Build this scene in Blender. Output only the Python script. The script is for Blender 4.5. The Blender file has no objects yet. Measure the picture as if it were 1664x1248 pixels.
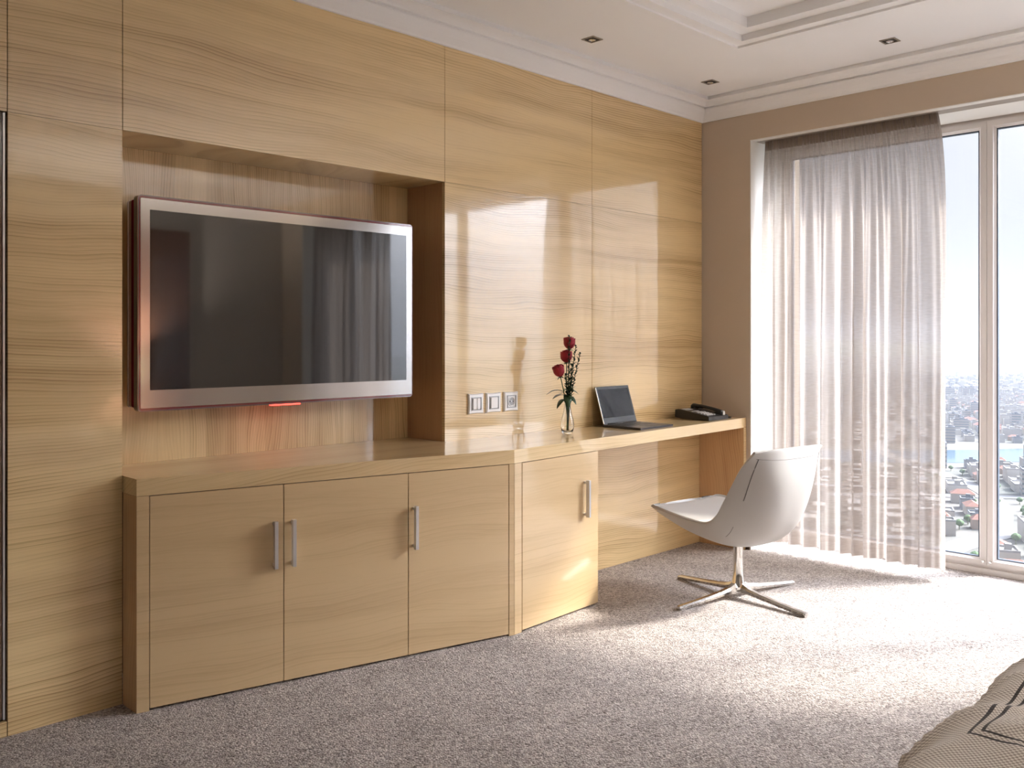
import bpy, bmesh, math, random
from mathutils import Vector, Matrix, noise
R2 = math.sqrt(2.0)
D = bpy.data
SC = bpy.context.scene
COL = SC.collection
random.seed(11)

# ------------------------------------------------------------------ camera
H = 1.20
cam_d = D.cameras.new('camera')
cam_d.sensor_width = 36.0
cam_d.lens = 1476.5 / 1664 * 36.0
cam_d.shift_y = -(624 - 550.4) / 1664
cam_d.clip_start = 0.02
cam_d.clip_end = 30000
cam = D.objects.new('camera', cam_d)
COL.objects.link(cam)
cam.location = (0, 0, H)
cam.rotation_euler = (math.radians(90), 0, math.radians(-45))
SC.camera = cam

# ------------------------------------------------------------------ world, sun, exposure
world = D.worlds.new('sky')
SC.world = world
world.use_nodes = True
nt = world.node_tree
nt.nodes.clear()
wo = nt.nodes.new('ShaderNodeOutputWorld')
bg = nt.nodes.new('ShaderNodeBackground')
tc = nt.nodes.new('ShaderNodeTexCoord')
sp = nt.nodes.new('ShaderNodeSeparateXYZ')
rp = nt.nodes.new('ShaderNodeValToRGB')
rp.color_ramp.elements[0].position = 0.0
rp.color_ramp.elements[0].color = (0.80, 0.83, 0.93, 1)
rp.color_ramp.elements[1].position = 1.0
rp.color_ramp.elements[1].color = (0.66, 0.75, 0.95, 1)
e = rp.color_ramp.elements.new(0.3)
e.color = (0.88, 0.885, 0.97, 1)
nt.links.new(tc.outputs['Generated'], sp.inputs[0])
nt.links.new(sp.outputs['Z'], rp.inputs[0])
nt.links.new(rp.outputs[0], bg.inputs['Color'])
# hazy summer sky: broad aureole around the sun, added to fill the room with light
dp = nt.nodes.new('ShaderNodeVectorMath'); dp.operation = 'DOT_PRODUCT'
dp.inputs[1].default_value = Vector((0.650, -0.438, 0.6225)).normalized()
nt.links.new(tc.outputs['Generated'], dp.inputs[0])
mxm = nt.nodes.new('ShaderNodeMath'); mxm.operation = 'MAXIMUM'; mxm.inputs[1].default_value = 0.0
nt.links.new(dp.outputs['Value'], mxm.inputs[0])
pwm = nt.nodes.new('ShaderNodeMath'); pwm.operation = 'POWER'; pwm.inputs[1].default_value = 12.0
nt.links.new(mxm.outputs[0], pwm.inputs[0])
stm = nt.nodes.new('ShaderNodeMath'); stm.operation = 'MULTIPLY_ADD'
SKY = 0.93
stm.inputs[1].default_value = 60.0 * SKY; stm.inputs[2].default_value = SKY
nt.links.new(pwm.outputs[0], stm.inputs[0])
nt.links.new(stm.outputs[0], bg.inputs['Strength'])
nt.links.new(bg.outputs[0], wo.inputs[0])

sun_d = D.lights.new('sun', 'SUN')
sun_d.energy = 8.5
sun_d.angle = math.radians(5.0)
sun_d.color = (1.0, 0.945, 0.87)
sun = D.objects.new('sun', sun_d)
COL.objects.link(sun)
sun_dir = Vector((-0.650, 0.438, -0.6225))
sun.rotation_euler = sun_dir.to_track_quat('-Z', 'Y').to_euler()
sun.location = (30, -20, 28)

SC.view_settings.view_transform = 'Standard'
SC.view_settings.look = 'None'
SC.view_settings.gamma = 1.0
SC.view_settings.exposure = 0.08
SC.view_settings.use_curve_mapping = False
LAMP = 2900.0      # bedside bulb, strengthened to fill the room

# ------------------------------------------------------------------ helpers
def lin(c):
    return tuple(((v / 255) / 12.92 if v / 255 <= 0.04045 else ((v / 255 + 0.055) / 1.055) ** 2.4) for v in c) + (1,)

class NT:
    def __init__(s, name):
        s.m = D.materials.new(name)
        s.m.use_nodes = True
        s.t = s.m.node_tree
        s.t.nodes.clear()
        s.out = s.t.nodes.new('ShaderNodeOutputMaterial')
    def n(s, typ, **kw):
        nd = s.t.nodes.new('ShaderNode' + typ)
        for k, v in kw.items():
            if k.startswith('in_'):
                key = k[3:]
                nd.inputs[int(key) if key.isdigit() else key.replace('_', ' ')].default_value = v
            else:
                setattr(nd, k, v)
        return nd
    def l(s, a, b):
        s.t.links.new(a, b)

def principled(name, color, rough=0.5, metal=0.0, coat=0.0, coat_rough=0.05, ior=1.5, emis=None, estr=0, trans=0, coat_ior=1.5):
    m = NT(name)
    p = m.n('BsdfPrincipled')
    p.inputs['Base Color'].default_value = tuple(color)[:3] + (1,)
    p.inputs['Roughness'].default_value = rough
    p.inputs['Metallic'].default_value = metal
    p.inputs['IOR'].default_value = ior
    p.inputs['Coat Weight'].default_value = coat
    p.inputs['Coat Roughness'].default_value = coat_rough
    p.inputs['Coat IOR'].default_value = coat_ior
    p.inputs['Transmission Weight'].default_value = trans
    if emis:
        p.inputs['Emission Color'].default_value = tuple(emis)[:3] + (1,)
        p.inputs['Emission Strength'].default_value = estr
    m.l(p.outputs[0], m.out.inputs[0])
    m.p = p
    return m

def bump(m, p, height, strength=0.2, dist=0.002):
    b = m.n('Bump')
    b.inputs['Strength'].default_value = strength
    b.inputs['Distance'].default_value = dist
    m.l(height, b.inputs['Height'])
    m.l(b.outputs[0], p.inputs['Normal'])
    return b

def wood(name, axis='X', across='Z', light=(0.86, 0.64, 0.325), dark=(0.44, 0.27, 0.105), freq=80.0, line=0.75,
         coat=1.0, cior=1.75, crough=0.045, tint=1.0, seed=0.0, ripple=0.0075, glue=None, rough=0.45, wav=1.0, skew=0.0):
    """veneer whose grain runs along `axis` and whose growth rings alternate along `across`"""
    m = NT(name)
    t = m.n('TexCoord')
    s = m.n('SeparateXYZ')
    m.l(t.outputs['Object'], s.inputs[0])
    A, B = s.outputs[axis], s.outputs[across]
    C_ = s.outputs[({'X', 'Y', 'Z'} - {axis, across}).pop()]
    if skew:
        sk = m.n('Math', operation='MULTIPLY_ADD', in_1=skew); m.l(C_, sk.inputs[0]); m.l(B, sk.inputs[2]); B = sk.outputs[0]
    def comb(a_scale, b_scale, off=0.0):
        ma = m.n('Math', operation='MULTIPLY', in_1=a_scale); m.l(A, ma.inputs[0])
        mb = m.n('Math', operation='MULTIPLY', in_1=b_scale); m.l(B, mb.inputs[0])
        mc = m.n('Math', operation='MULTIPLY_ADD', in_1=0.7, in_2=seed + off); m.l(C_, mc.inputs[0])
        c = m.n('CombineXYZ')
        m.l(ma.outputs[0], c.inputs[0]); m.l(mb.outputs[0], c.inputs[1]); m.l(mc.outputs[0], c.inputs[2])
        return c.outputs[0]
    # slow wander of the rings
    n1 = m.n('TexNoise', in_Scale=1.0, in_Detail=2.0, in_Roughness=0.5)
    m.l(comb(1.1, 2.6), n1.inputs['Vector'])
    n2 = m.n('TexNoise', in_Scale=1.0, in_Detail=3.0, in_Roughness=0.55)
    m.l(comb(5.0, 30.0, 3.0), n2.inputs['Vector'])
    w1 = m.n('Math', operation='MULTIPLY_ADD', in_1=0.24 * wav, in_2=0.0); m.l(n1.outputs['Fac'], w1.inputs[0])
    w2 = m.n('Math', operation='MULTIPLY_ADD', in_1=ripple * wav); m.l(n2.outputs['Fac'], w2.inputs[0]); m.l(w1.outputs[0], w2.inputs[2])
    w3 = m.n('Math', operation='ADD'); m.l(w2.outputs[0], w3.inputs[0]); m.l(B, w3.inputs[1])
    ph = m.n('Math', operation='MULTIPLY', in_1=freq); m.l(w3.outputs[0], ph.inputs[0])
    fr = m.n('Math', operation='FRACT'); m.l(ph.outputs[0], fr.inputs[0])
    rg = m.n('ValToRGB')
    cr = rg.color_ramp
    cr.elements[0].position = 0.0; cr.elements[0].color = (0.15, 0.15, 0.15, 1)
    cr.elements[1].position = 1.0; cr.elements[1].color = (0.15, 0.15, 0.15, 1)
    a = cr.elements.new(0.55); a.color = (0.35, 0.35, 0.35, 1)
    a = cr.elements.new(0.83); a.color = (1, 1, 1, 1)
    a = cr.elements.new(0.93); a.color = (0.25, 0.25, 0.25, 1)
    m.l(fr.outputs[0], rg.inputs[0])
    # every ring has its own strength; fainter, closer rings in between
    fl0 = m.n('Math', operation='FLOOR'); m.l(ph.outputs[0], fl0.inputs[0])
    wn0 = m.n('TexWhiteNoise', noise_dimensions='1D'); m.l(fl0.outputs[0], wn0.inputs['W'])
    wr0 = m.n('MapRange', in_3=0.35, in_4=1.15); m.l(wn0.outputs['Value'], wr0.inputs[0])
    rs0 = m.n('Math', operation='MULTIPLY'); m.l(rg.outputs[0], rs0.inputs[0]); m.l(wr0.outputs[0], rs0.inputs[1])
    ph2 = m.n('Math', operation='MULTIPLY', in_1=freq * 2.37); m.l(w3.outputs[0], ph2.inputs[0])
    fr2 = m.n('Math', operation='FRACT'); m.l(ph2.outputs[0], fr2.inputs[0])
    rg2 = m.n('MapRange', in_1=0.3, in_2=0.9, in_3=0.0, in_4=0.28); m.l(fr2.outputs[0], rg2.inputs[0])
    rsum = m.n('Math', operation='ADD'); m.l(rs0.outputs[0], rsum.inputs[0]); m.l(rg2.outputs[0], rsum.inputs[1])
    # zones where the lines are strong and where they fade
    nz = m.n('TexNoise', in_Scale=1.0, in_Detail=2.0)
    m.l(comb(0.8, 5.0, 9.0), nz.inputs['Vector'])
    zr = m.n('MapRange', in_1=0.38, in_2=0.62, in_3=0.25, in_4=1.0); m.l(nz.outputs['Fac'], zr.inputs[0])
    ln = m.n('Math', operation='MULTIPLY'); m.l(rsum.outputs[0], ln.inputs[0]); m.l(zr.outputs[0], ln.inputs[1])
    # fibres
    nf = m.n('TexNoise', in_Scale=1.0, in_Detail=4.0, in_Roughness=0.6)
    m.l(comb(9.0, 420.0, 5.0), nf.inputs['Vector'])
    # broad colour drift in bands
    nb = m.n('TexNoise', in_Scale=1.0, in_Detail=3.0, in_Roughness=0.6)
    m.l(comb(0.55, 9.0, 15.0), nb.inputs['Vector'])
    f1 = m.n('Math', operation='MULTIPLY', in_1=line * 1.0); m.l(ln.outputs[0], f1.inputs[0])
    fb = m.n('Math', operation='SUBTRACT', in_1=0.5); m.l(nb.outputs['Fac'], fb.inputs[0])
    f2 = m.n('Math', operation='MULTIPLY_ADD', in_1=1.1); m.l(fb.outputs[0], f2.inputs[0]); m.l(f1.outputs[0], f2.inputs[2])
    ff = m.n('Math', operation='SUBTRACT', in_1=0.5); m.l(nf.outputs['Fac'], ff.inputs[0])
    f3 = m.n('Math', operation='MULTIPLY_ADD', in_1=0.55); m.l(ff.outputs[0], f3.inputs[0]); m.l(f2.outputs[0], f3.inputs[2])
    last = f3.outputs[0]
    if glue:      # edge-glued staves: each stave a slightly different tone
        q = m.n('Math', operation='MULTIPLY', in_1=1.0 / glue); m.l(B, q.inputs[0])
        fl = m.n('Math', operation='FLOOR'); m.l(q.outputs[0], fl.inputs[0])
        wn = m.n('TexWhiteNoise', noise_dimensions='1D'); m.l(fl.outputs[0], wn.inputs['W'])
        g = m.n('Math', operation='MULTIPLY_ADD', in_1=0.34); m.l(wn.outputs['Value'], g.inputs[0]); m.l(last, g.inputs[2])
        last = g.outputs[0]
    mx = m.n('MixRGB')
    mx.inputs[1].default_value = tuple(v * tint for v in light) + (1,)
    mx.inputs[2].default_value = tuple(v * tint for v in dark) + (1,)
    cl = m.n('Clamp'); m.l(last, cl.inputs[0])
    m.l(cl.outputs[0], mx.inputs[0])
    p = m.n('BsdfPrincipled')
    m.l(mx.outputs[0], p.inputs['Base Color'])
    p.inputs['Roughness'].default_value = rough
    p.inputs['Coat Weight'].default_value = coat
    p.inputs['Coat IOR'].default_value = cior
    p.inputs['Coat Roughness'].default_value = crough
    b = m.n('Bump'); b.inputs['Strength'].default_value = 0.04; b.inputs['Distance'].default_value = 0.001
    hh = m.n('Math', operation='MULTIPLY', in_1=-1.0); m.l(ln.outputs[0], hh.inputs[0])
    m.l(hh.outputs[0], b.inputs['Height'])
    m.l(b.outputs[0], p.inputs['Normal'])
    m.l(b.outputs[0], p.inputs['Coat Normal'])
    m.l(p.outputs[0], m.out.inputs[0])
    return m.m

def tag(o, label=None, cat=None, group=None, kind=None):
    if label: o['label'] = label
    if cat: o['category'] = cat
    if group: o['group'] = group
    if kind: o['kind'] = kind
    return o

def link(name, me, mat=None, parent=None, smooth=False):
    o = D.objects.new(name, me)
    COL.objects.link(o)
    if mat is not None:
        for mm in (mat if isinstance(mat, (list, tuple)) else [mat]):
            me.materials.append(mm)
    if parent is not None:
        o.parent = parent
    if smooth:
        for pl in me.polygons:
            pl.use_smooth = True
    return o

def empty(name, loc=(0, 0, 0), rz=0.0):
    o = D.objects.new(name, None)
    o.empty_display_size = 0.05
    COL.objects.link(o)
    o.location = loc
    o.rotation_euler = (0, 0, rz)
    return o

def from_bm(name, bm, mat=None, parent=None, smooth=False, bevel=0.0, segs=2, autosmooth=False):
    if bevel > 0:
        es = [e for e in bm.edges if len(e.link_faces) == 2 and e.calc_face_angle(0) > 0.6]
        bmesh.ops.bevel(bm, geom=es, offset=bevel, segments=segs, profile=0.5, affect='EDGES')
    bmesh.ops.recalc_face_normals(bm, faces=bm.faces)
    me = D.meshes.new(name)
    bm.to_mesh(me)
    bm.free()
    return link(name, me, mat, parent, smooth)

def add_box(bm, x0, x1, y0, y1, z0, z1):
    vs = [bm.verts.new(p) for p in ((x0, y0, z0), (x1, y0, z0), (x1, y1, z0), (x0, y1, z0), (x0, y0, z1), (x1, y0, z1), (x1, y1, z1), (x0, y1, z1))]
    for f in ((0, 3, 2, 1), (4, 5, 6, 7), (0, 1, 5, 4), (1, 2, 6, 5), (2, 3, 7, 6), (3, 0, 4, 7)):
        bm.faces.new([vs[i] for i in f])
    return vs

def box(name, x0, x1, y0, y1, z0, z1, mat, parent=None, bevel=0.0, segs=1):
    bm = bmesh.new()
    add_box(bm, x0, x1, y0, y1, z0, z1)
    return from_bm(name, bm, mat, parent, bevel=bevel, segs=segs)

def add_prism(bm, poly, z0, z1):
    """vertical prism of a plan polygon"""
    lo = [bm.verts.new((x, y, z0)) for x, y in poly]
    hi = [bm.verts.new((x, y, z1)) for x, y in poly]
    n = len(poly)
    bm.faces.new(lo[::-1]); bm.faces.new(hi)
    for i in range(n):
        j = (i + 1) % n
        bm.faces.new((lo[i], lo[j], hi[j], hi[i]))

def prism(name, poly, z0, z1, mat, parent=None, bevel=0.0):
    bm = bmesh.new()
    add_prism(bm, poly, z0, z1)
    return from_bm(name, bm, mat, parent, bevel=bevel, segs=1)

def add_lathe(bm, prof, seg=32, cx=0, cy=0, cz=0, cap=True):
    rings = []
    for r, z in prof:
        rings.append([bm.verts.new((cx + r * math.cos(2 * math.pi * i / seg), cy + r * math.sin(2 * math.pi * i / seg), cz + z)) for i in range(seg)])
    for a, b in zip(rings, rings[1:]):
        for i in range(seg):
            j = (i + 1) % seg
            bm.faces.new((a[i], a[j], b[j], b[i]))
    if cap:
        bm.faces.new(rings[0][::-1]); bm.faces.new(rings[-1])

def add_tube(bm, pts, rad, seg=8, cap=True):
    pts = [Vector(p) for p in pts]
    rads = rad if isinstance(rad, (list, tuple)) else [rad] * len(pts)
    up = Vector((0, 0, 1))
    rings = []
    for i, p in enumerate(pts):
        d = (pts[min(i + 1, len(pts) - 1)] - pts[max(i - 1, 0)]).normalized()
        u = up if abs(d.dot(up)) < 0.93 else Vector((1, 0, 0))
        s = d.cross(u).normalized()
        t = s.cross(d).normalized()
        rings.append([bm.verts.new(p + (s * math.cos(2 * math.pi * k / seg) + t * math.sin(2 * math.pi * k / seg)) * rads[i]) for k in range(seg)])
    for a, b in zip(rings, rings[1:]):
        for i in range(seg):
            j = (i + 1) % seg
            bm.faces.new((a[i], a[j], b[j], b[i]))
    if cap:
        bm.faces.new(rings[0][::-1]); bm.faces.new(rings[-1])

def tube(name, pts, rad, mat, parent=None, seg=8):
    bm = bmesh.new()
    add_tube(bm, pts, rad, seg)
    return from_bm(name, bm, mat, parent, smooth=True)

def grid_mesh(bm, fn, nu, nv):
    vs = [[bm.verts.new(fn(i / nu, j / nv)) for j in range(nv + 1)] for i in range(nu + 1)]
    for i in range(nu):
        for j in range(nv):
            bm.faces.new((vs[i][j], vs[i + 1][j], vs[i + 1][j + 1], vs[i][j + 1]))
    return vs

def copy_tree(o, parent=None):
    c = o.copy()
    COL.objects.link(c)
    if parent is not None:
        c.parent = parent
    for ch in list(o.children):
        copy_tree(ch, c)
    return c

# ------------------------------------------------------------------ materials
M = {}
M['wall_wood'] = wood('ash_veneer_horizontal', 'X', 'Z', freq=92, line=1.05, wav=0.62)
M['wall_wood2'] = wood('ash_veneer_horizontal_upper', 'X', 'Z', freq=84, line=0.95, wav=0.62, seed=4.3)
M['niche_wood'] = wood('ash_veneer_vertical', 'Z', 'X', freq=95, line=0.95, glue=0.125, seed=2.0, wav=0.8)
M['niche_side'] = wood('ash_veneer_niche_shaded', 'Z', 'Y', freq=50, line=0.5, dark=(0.36, 0.18, 0.08), light=(0.56, 0.32, 0.16), seed=7.0)  # shade of the niche sides put into the colour, darker than the panels
M['leg_wood'] = wood('ash_veneer_desk_leg', 'Z', 'Y', freq=60, line=0.9, seed=8.0, light=(0.68, 0.42, 0.21), dark=(0.46, 0.24, 0.10))
M['door_wood'] = wood('ash_veneer_doors', 'X', 'Z', light=(0.64, 0.455, 0.24), dark=(0.41, 0.265, 0.12), freq=46, line=0.34, seed=12.0, ripple=0.004, wav=0.75, cior=1.55, crough=0.12)
M['top_wood'] = wood('ash_veneer_worktop', 'X', 'Y', freq=38, line=0.7, seed=14.0, light=(0.75, 0.55, 0.285), crough=0.06, skew=1.7)
M['dark_wood'] = wood('walnut_door', 'Z', 'X', light=(0.16, 0.075, 0.045), dark=(0.09, 0.04, 0.02), freq=40, line=0.5)
M['gap'] = principled('shadow_gap_brown', (0.05, 0.025, 0.012), 0.8).m
M['steel'] = principled('brushed_steel', (0.80, 0.80, 0.81), 0.35, 0.85).m
M['chrome'] = principled('polished_aluminium', (0.78, 0.77, 0.75), 0.13, 1.0).m
M['black'] = principled('black_plastic', (0.012, 0.012, 0.013), 0.35).m
M['black_soft'] = principled('black_soft_plastic', (0.02, 0.019, 0.019), 0.45).m
M['white_plastic'] = principled('white_plastic', (0.93, 0.92, 0.91), 0.3, coat=1.0, coat_rough=0.12, coat_ior=1.8).m
M['grey_plastic'] = principled('grey_plastic', (0.42, 0.43, 0.45), 0.35).m
M['pvc'] = principled('white_window_profile', (0.80, 0.76, 0.73), 0.35).m
M['gasket'] = principled('dark_gasket', (0.06, 0.08, 0.11), 0.5).m
M['track'] = principled('curtain_track_taupe', (0.34, 0.29, 0.24), 0.5).m

def plaster(name, col, rough=0.9, sc=60):
    m = principled(name, col, rough)
    t = m.n('TexCoord'); n = m.n('TexNoise', in_Scale=sc, in_Detail=4.0)
    m.l(t.outputs['Object'], n.inputs['Vector'])
    bump(m, m.p, n.outputs['Fac'], 0.04, 0.002)
    return m.m
M['ceiling'] = principled('ceiling_paint', (0.95, 0.95, 0.955), 0.9).m
M['taupe'] = plaster('taupe_wall_paint', (0.62, 0.515, 0.405))
M['cream'] = plaster('cream_wall_paint', (0.80, 0.76, 0.70))
M['mid'] = plaster('warm_grey_wall_paint', (0.52, 0.46, 0.40))
M['reveal'] = plaster('white_reveal_paint', (0.86, 0.84, 0.79))

def carpet():
    m = NT('loop_pile_carpet')
    t = m.n('TexCoord')
    mp = m.n('Mapping'); mp.inputs['Rotation'].default_value = (0, 0, 0.7); m.l(t.outputs['Object'], mp.inputs['Vector'])
    v = m.n('TexVoronoi', in_Scale=150.0); m.l(mp.outputs[0], v.inputs['Vector'])
    n = m.n('TexNoise', in_Scale=130.0, in_Detail=3.0, in_Roughness=0.75); m.l(mp.outputs[0], n.inputs['Vector'])
    n2 = m.n('TexNoise', in_Scale=7.0, in_Detail=3.0); m.l(mp.outputs[0], n2.inputs['Vector'])
    s = m.n('SeparateColor'); m.l(v.outputs['Color'], s.inputs[0])
    a = m.n('Math', operation='MULTIPLY_ADD', in_1=0.55); m.l(s.outputs[0], a.inputs[0])
    b = m.n('Math', operation='MULTIPLY_ADD', in_1=0.9, in_2=-0.22); m.l(n.outputs['Fac'], b.inputs[0]); m.l(b.outputs[0], a.inputs[2])
    c = m.n('Math', operation='MULTIPLY_ADD', in_1=0.3); m.l(n2.outputs['Fac'], c.inputs[0]); m.l(a.outputs[0], c.inputs[2])
    r = m.n('ValToRGB')
    r.color_ramp.elements[0].position = 0.22; r.color_ramp.elements[0].color = (0.080, 0.060, 0.050, 1)
    r.color_ramp.elements[1].position = 0.95; r.color_ramp.elements[1].color = (0.56, 0.49, 0.435, 1)
    m.l(c.outputs[0], r.inputs[0])
    p = m.n('BsdfPrincipled'); p.inputs['Roughness'].default_value = 1.0; p.inputs['Specular IOR Level'].default_value = 0.1
    p.inputs['Sheen Weight'].default_value = 0.1
    m.l(r.outputs[0], p.inputs['Base Color'])
    hh = m.n('Math', operation='SUBTRACT', in_0=1.0); m.l(v.outputs['Distance'], hh.inputs[1])
    h2 = m.n('Math', operation='ADD'); m.l(hh.outputs[0], h2.inputs[0]); m.l(n.outputs['Fac'], h2.inputs[1])
    bump(m, p, h2.outputs[0], 0.9, 0.004)
    m.l(p.outputs[0], m.out.inputs[0])
    return m.m
M['carpet'] = carpet()

def glass_pane():
    m = NT('window_glass')
    tr = m.n('BsdfTransparent'); tr.inputs[0].default_value = (0.975, 0.985, 0.985, 1)
    gl = m.n('BsdfGlossy'); gl.inputs['Roughness'].default_value = 0.0
    lw = m.n('LayerWeight', in_Blend=0.5)
    pw = m.n('Math', operation='POWER', in_1=5.0); m.l(lw.outputs['Facing'], pw.inputs[0])
    fr = m.n('Math', operation='MULTIPLY_ADD', in_1=0.90, in_2=0.03); m.l(pw.outputs[0], fr.inputs[0])
    mx = m.n('MixShader')
    m.l(fr.outputs[0], mx.inputs[0]); m.l(tr.outputs[0], mx.inputs[1]); m.l(gl.outputs[0], mx.inputs[2])
    m.l(mx.outputs[0], m.out.inputs[0])
    return m.m
M['glass'] = glass_pane()

def sheer():
    m = NT('sheer_curtain_voile')
    t = m.n('TexCoord')
    s = m.n('SeparateXYZ'); m.l(t.outputs['Object'], s.inputs[0])
    mp = m.n('Mapping'); mp.inputs['Scale'].default_value = (25, 25, 260); m.l(t.outputs['Object'], mp.inputs['Vector'])
    n = m.n('TexNoise', in_Scale=1.0, in_Detail=3.0); m.l(mp.outputs[0], n.inputs['Vector'])
    mr = m.n('MapRange', in_1=0.3, in_2=0.7, in_3=0.86, in_4=1.0); m.l(n.outputs['Fac'], mr.inputs[0])
    col = m.n('MixRGB', blend_type='MULTIPLY'); col.inputs[0].default_value = 1.0
    col.inputs[1].default_value = (0.43, 0.372, 0.33, 1); m.l(mr.outputs[0], col.inputs[2])
    df = m.n('BsdfDiffuse'); m.l(col.outputs[0], df.inputs[0])
    tl = m.n('BsdfTranslucent'); m.l(col.outputs[0], tl.inputs[0])
    tr = m.n('BsdfTransparent'); tr.inputs[0].default_value = (0.97, 0.96, 0.95, 1)
    m1 = m.n('MixShader'); m1.inputs[0].default_value = 0.5
    m.l(df.outputs[0], m1.inputs[1]); m.l(tl.outputs[0], m1.inputs[2])
    lw = m.n('LayerWeight', in_Blend=0.35)
    op = m.n('MapRange', in_1=0.0, in_2=0.9, in_3=0.81, in_4=0.985); m.l(lw.outputs['Facing'], op.inputs[0])
    # heading tape and bottom hem are double cloth
    h1 = m.n('Math', operation='GREATER_THAN', in_1=2.262); m.l(s.outputs['Z'], h1.inputs[0])
    h2 = m.n('Math', operation='LESS_THAN', in_1=0.10); m.l(s.outputs['Z'], h2.inputs[0])
    h3 = m.n('Math', operation='MAXIMUM'); m.l(h1.outputs[0], h3.inputs[0]); m.l(h2.outputs[0], h3.inputs[1])
    h4 = m.n('Math', operation='MULTIPLY', in_1=0.9); m.l(h3.outputs[0], h4.inputs[0])
    h5 = m.n('Math', operation='MAXIMUM'); m.l(h4.outputs[0], h5.inputs[0]); m.l(op.outputs[0], h5.inputs[1])
    m2 = m.n('MixShader'); m.l(h5.outputs[0], m2.inputs[0]); m.l(tr.outputs[0], m2.inputs[1]); m.l(m1.outputs[0], m2.inputs[2])
    m.l(m2.outputs[0], m.out.inputs[0])
    return m.m
M['sheer'] = sheer()

# ------------------------------------------------------------------ dimensions
YW = 3.015        # face of the wood wall
XW = 4.611        # face of the window wall
ZC = 2.595        # ceiling
ZN = 1.885        # top of niche / seam between the panel rows
XB0, YB0 = -1.6, -1.50
YO0, YO1 = -1.150, 2.696   # window opening
ZO = 2.330
XF = 4.985        # front face of window frame
DY = 3.276        # back of TV niche

# ------------------------------------------------------------------ structure
def S(o):
    o['kind'] = 'structure'
    return o

# floor
S(box('floor', XB0 - 0.1, XF + 0.20, YB0 - 0.1, DY + 0.1, -0.06, 0.0, M['carpet']))

# ceiling with recessed tray
bm = bmesh.new()
TX0, TX1, TY0, TY1 = -0.85, 3.857, -0.62, 2.322
rings = [(0, ZC), (0, ZC + 0.010), (0.055, ZC + 0.010), (0.055, ZC + 0.039), (0.122, ZC + 0.042), (0.122, ZC + 0.090)]
# flat field with a hole
outer = [(XB0 - 0.1, YB0 - 0.1), (XF + 0.2, YB0 - 0.1), (XF + 0.2, DY + 0.1), (XB0 - 0.1, DY + 0.1)]
prev = [bm.verts.new((x, y, ZC)) for x, y in outer]
first = prev
for off, z in rings:
    cur = [bm.verts.new(p) for p in ((TX0 + off, TY0 + off, z), (TX1 - off, TY0 + off, z), (TX1 - off, TY1 - off, z), (TX0 + off, TY1 - off, z))]
    for i in range(4):
        bm.faces.new((prev[i], prev[(i + 1) % 4], cur[(i + 1) % 4], cur[i]))
    prev = cur
bm.faces.new(prev)
top = [bm.verts.new((x, y, ZC + 0.25)) for x, y in outer]
for i in range(4):
    bm.faces.new((first[(i + 1) % 4], first[i], top[i], top[(i + 1) % 4]))
bm.faces.new(top)
ceil = S(from_bm('ceiling', bm, M['ceiling']))

# cornice, one length per wall: profile (offset from wall, z)
PROF = [(0, 2.478), (0.012, 2.478), (0.016, 2.487), (0.026, 2.494), (0.040, 2.508), (0.050, 2.524), (0.056, 2.540), (0.049, 2.543), (0.049, 2.551),
        (0.064, 2.552), (0.070, 2.560), (0.082, 2.568), (0.100, 2.573), (0.118, 2.574), (0.118, 2.580), (0.113, 2.582), (0.113, ZC + 0.002), (0, ZC + 0.002)]
def cornice(name, p, q, inward):
    """p,q plan corners at the wall face; mitred at both ends"""
    bm = bmesh.new()
    d = Vector((q[0] - p[0], q[1] - p[1])).normalized()
    n = Vector(inward)
    A = [bm.verts.new((p[0] + n.x * a + d.x * a, p[1] + n.y * a + d.y * a, z)) for a, z in PROF]
    B = [bm.verts.new((q[0] + n.x * a - d.x * a, q[1] + n.y * a - d.y * a, z)) for a, z in PROF]
    for i in range(len(PROF)):
        j = (i + 1) % len(PROF)
        bm.faces.new((A[i], A[j], B[j], B[i]))
    bm.faces.new(A); bm.faces.new(B[::-1])
    return S(from_bm(name, bm, M['ceiling']))
cornice('trim_1', (XB0, YW), (XW, YW), (0, -1))
cornice('trim_2', (XW, YW), (XW, YB0), (-1, 0))
cornice('trim_3', (XW, YB0), (XB0, YB0), (0, 1))
cornice('trim_4', (XB0, YB0), (XB0, YW), (1, 0))

# wood panelled wall
bm = bmesh.new()
add_box(bm, XB0 - 0.1, XF + 0.2, DY + 0.018, DY + 0.20, 0, ZC)         # core behind the niche
add_box(bm, XB0 - 0.1, 1.188, YW + 0.018, DY + 0.018, 0, ZC)
add_box(bm, 2.618, XF + 0.2, YW + 0.018, DY + 0.018, 0, ZC)
add_box(bm, 1.188, 2.618, YW + 0.018, DY + 0.018, ZN + 0.018, ZC)
wl = S(from_bm('wall_left', bm, M['gap']))
G = 0.0013
def panel(x0, x1, z0, z1, mat, gx0=G, gx1=G, gz=0.0006):
    return box('panel', x0 + gx0, x1 - gx1, YW, YW + 0.018, z0 + (gz if z0 > 0.1 else 0), z1 - gz, mat, wl, bevel=0.0009)
xs = [XB0 - 0.05, -0.74, 0.06, 0.862, 1.206, 2.600, 3.597, XW - 0.003]
for a, b in zip(xs, xs[1:]):
    panel(a, b, ZN, 2.59, M['wall_wood2'])
panel(0.862, 1.206, 0.0, ZN, M['wall_wood'])
panel(2.600, 3.597, 0.0, ZN, M['wall_wood'], gx0=0)
panel(3.597, XW - 0.003, 0.0, ZN, M['wall_wood'])
panel(XB0 - 0.05, -0.74, 0.0, ZN, M['wall_wood'])
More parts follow.
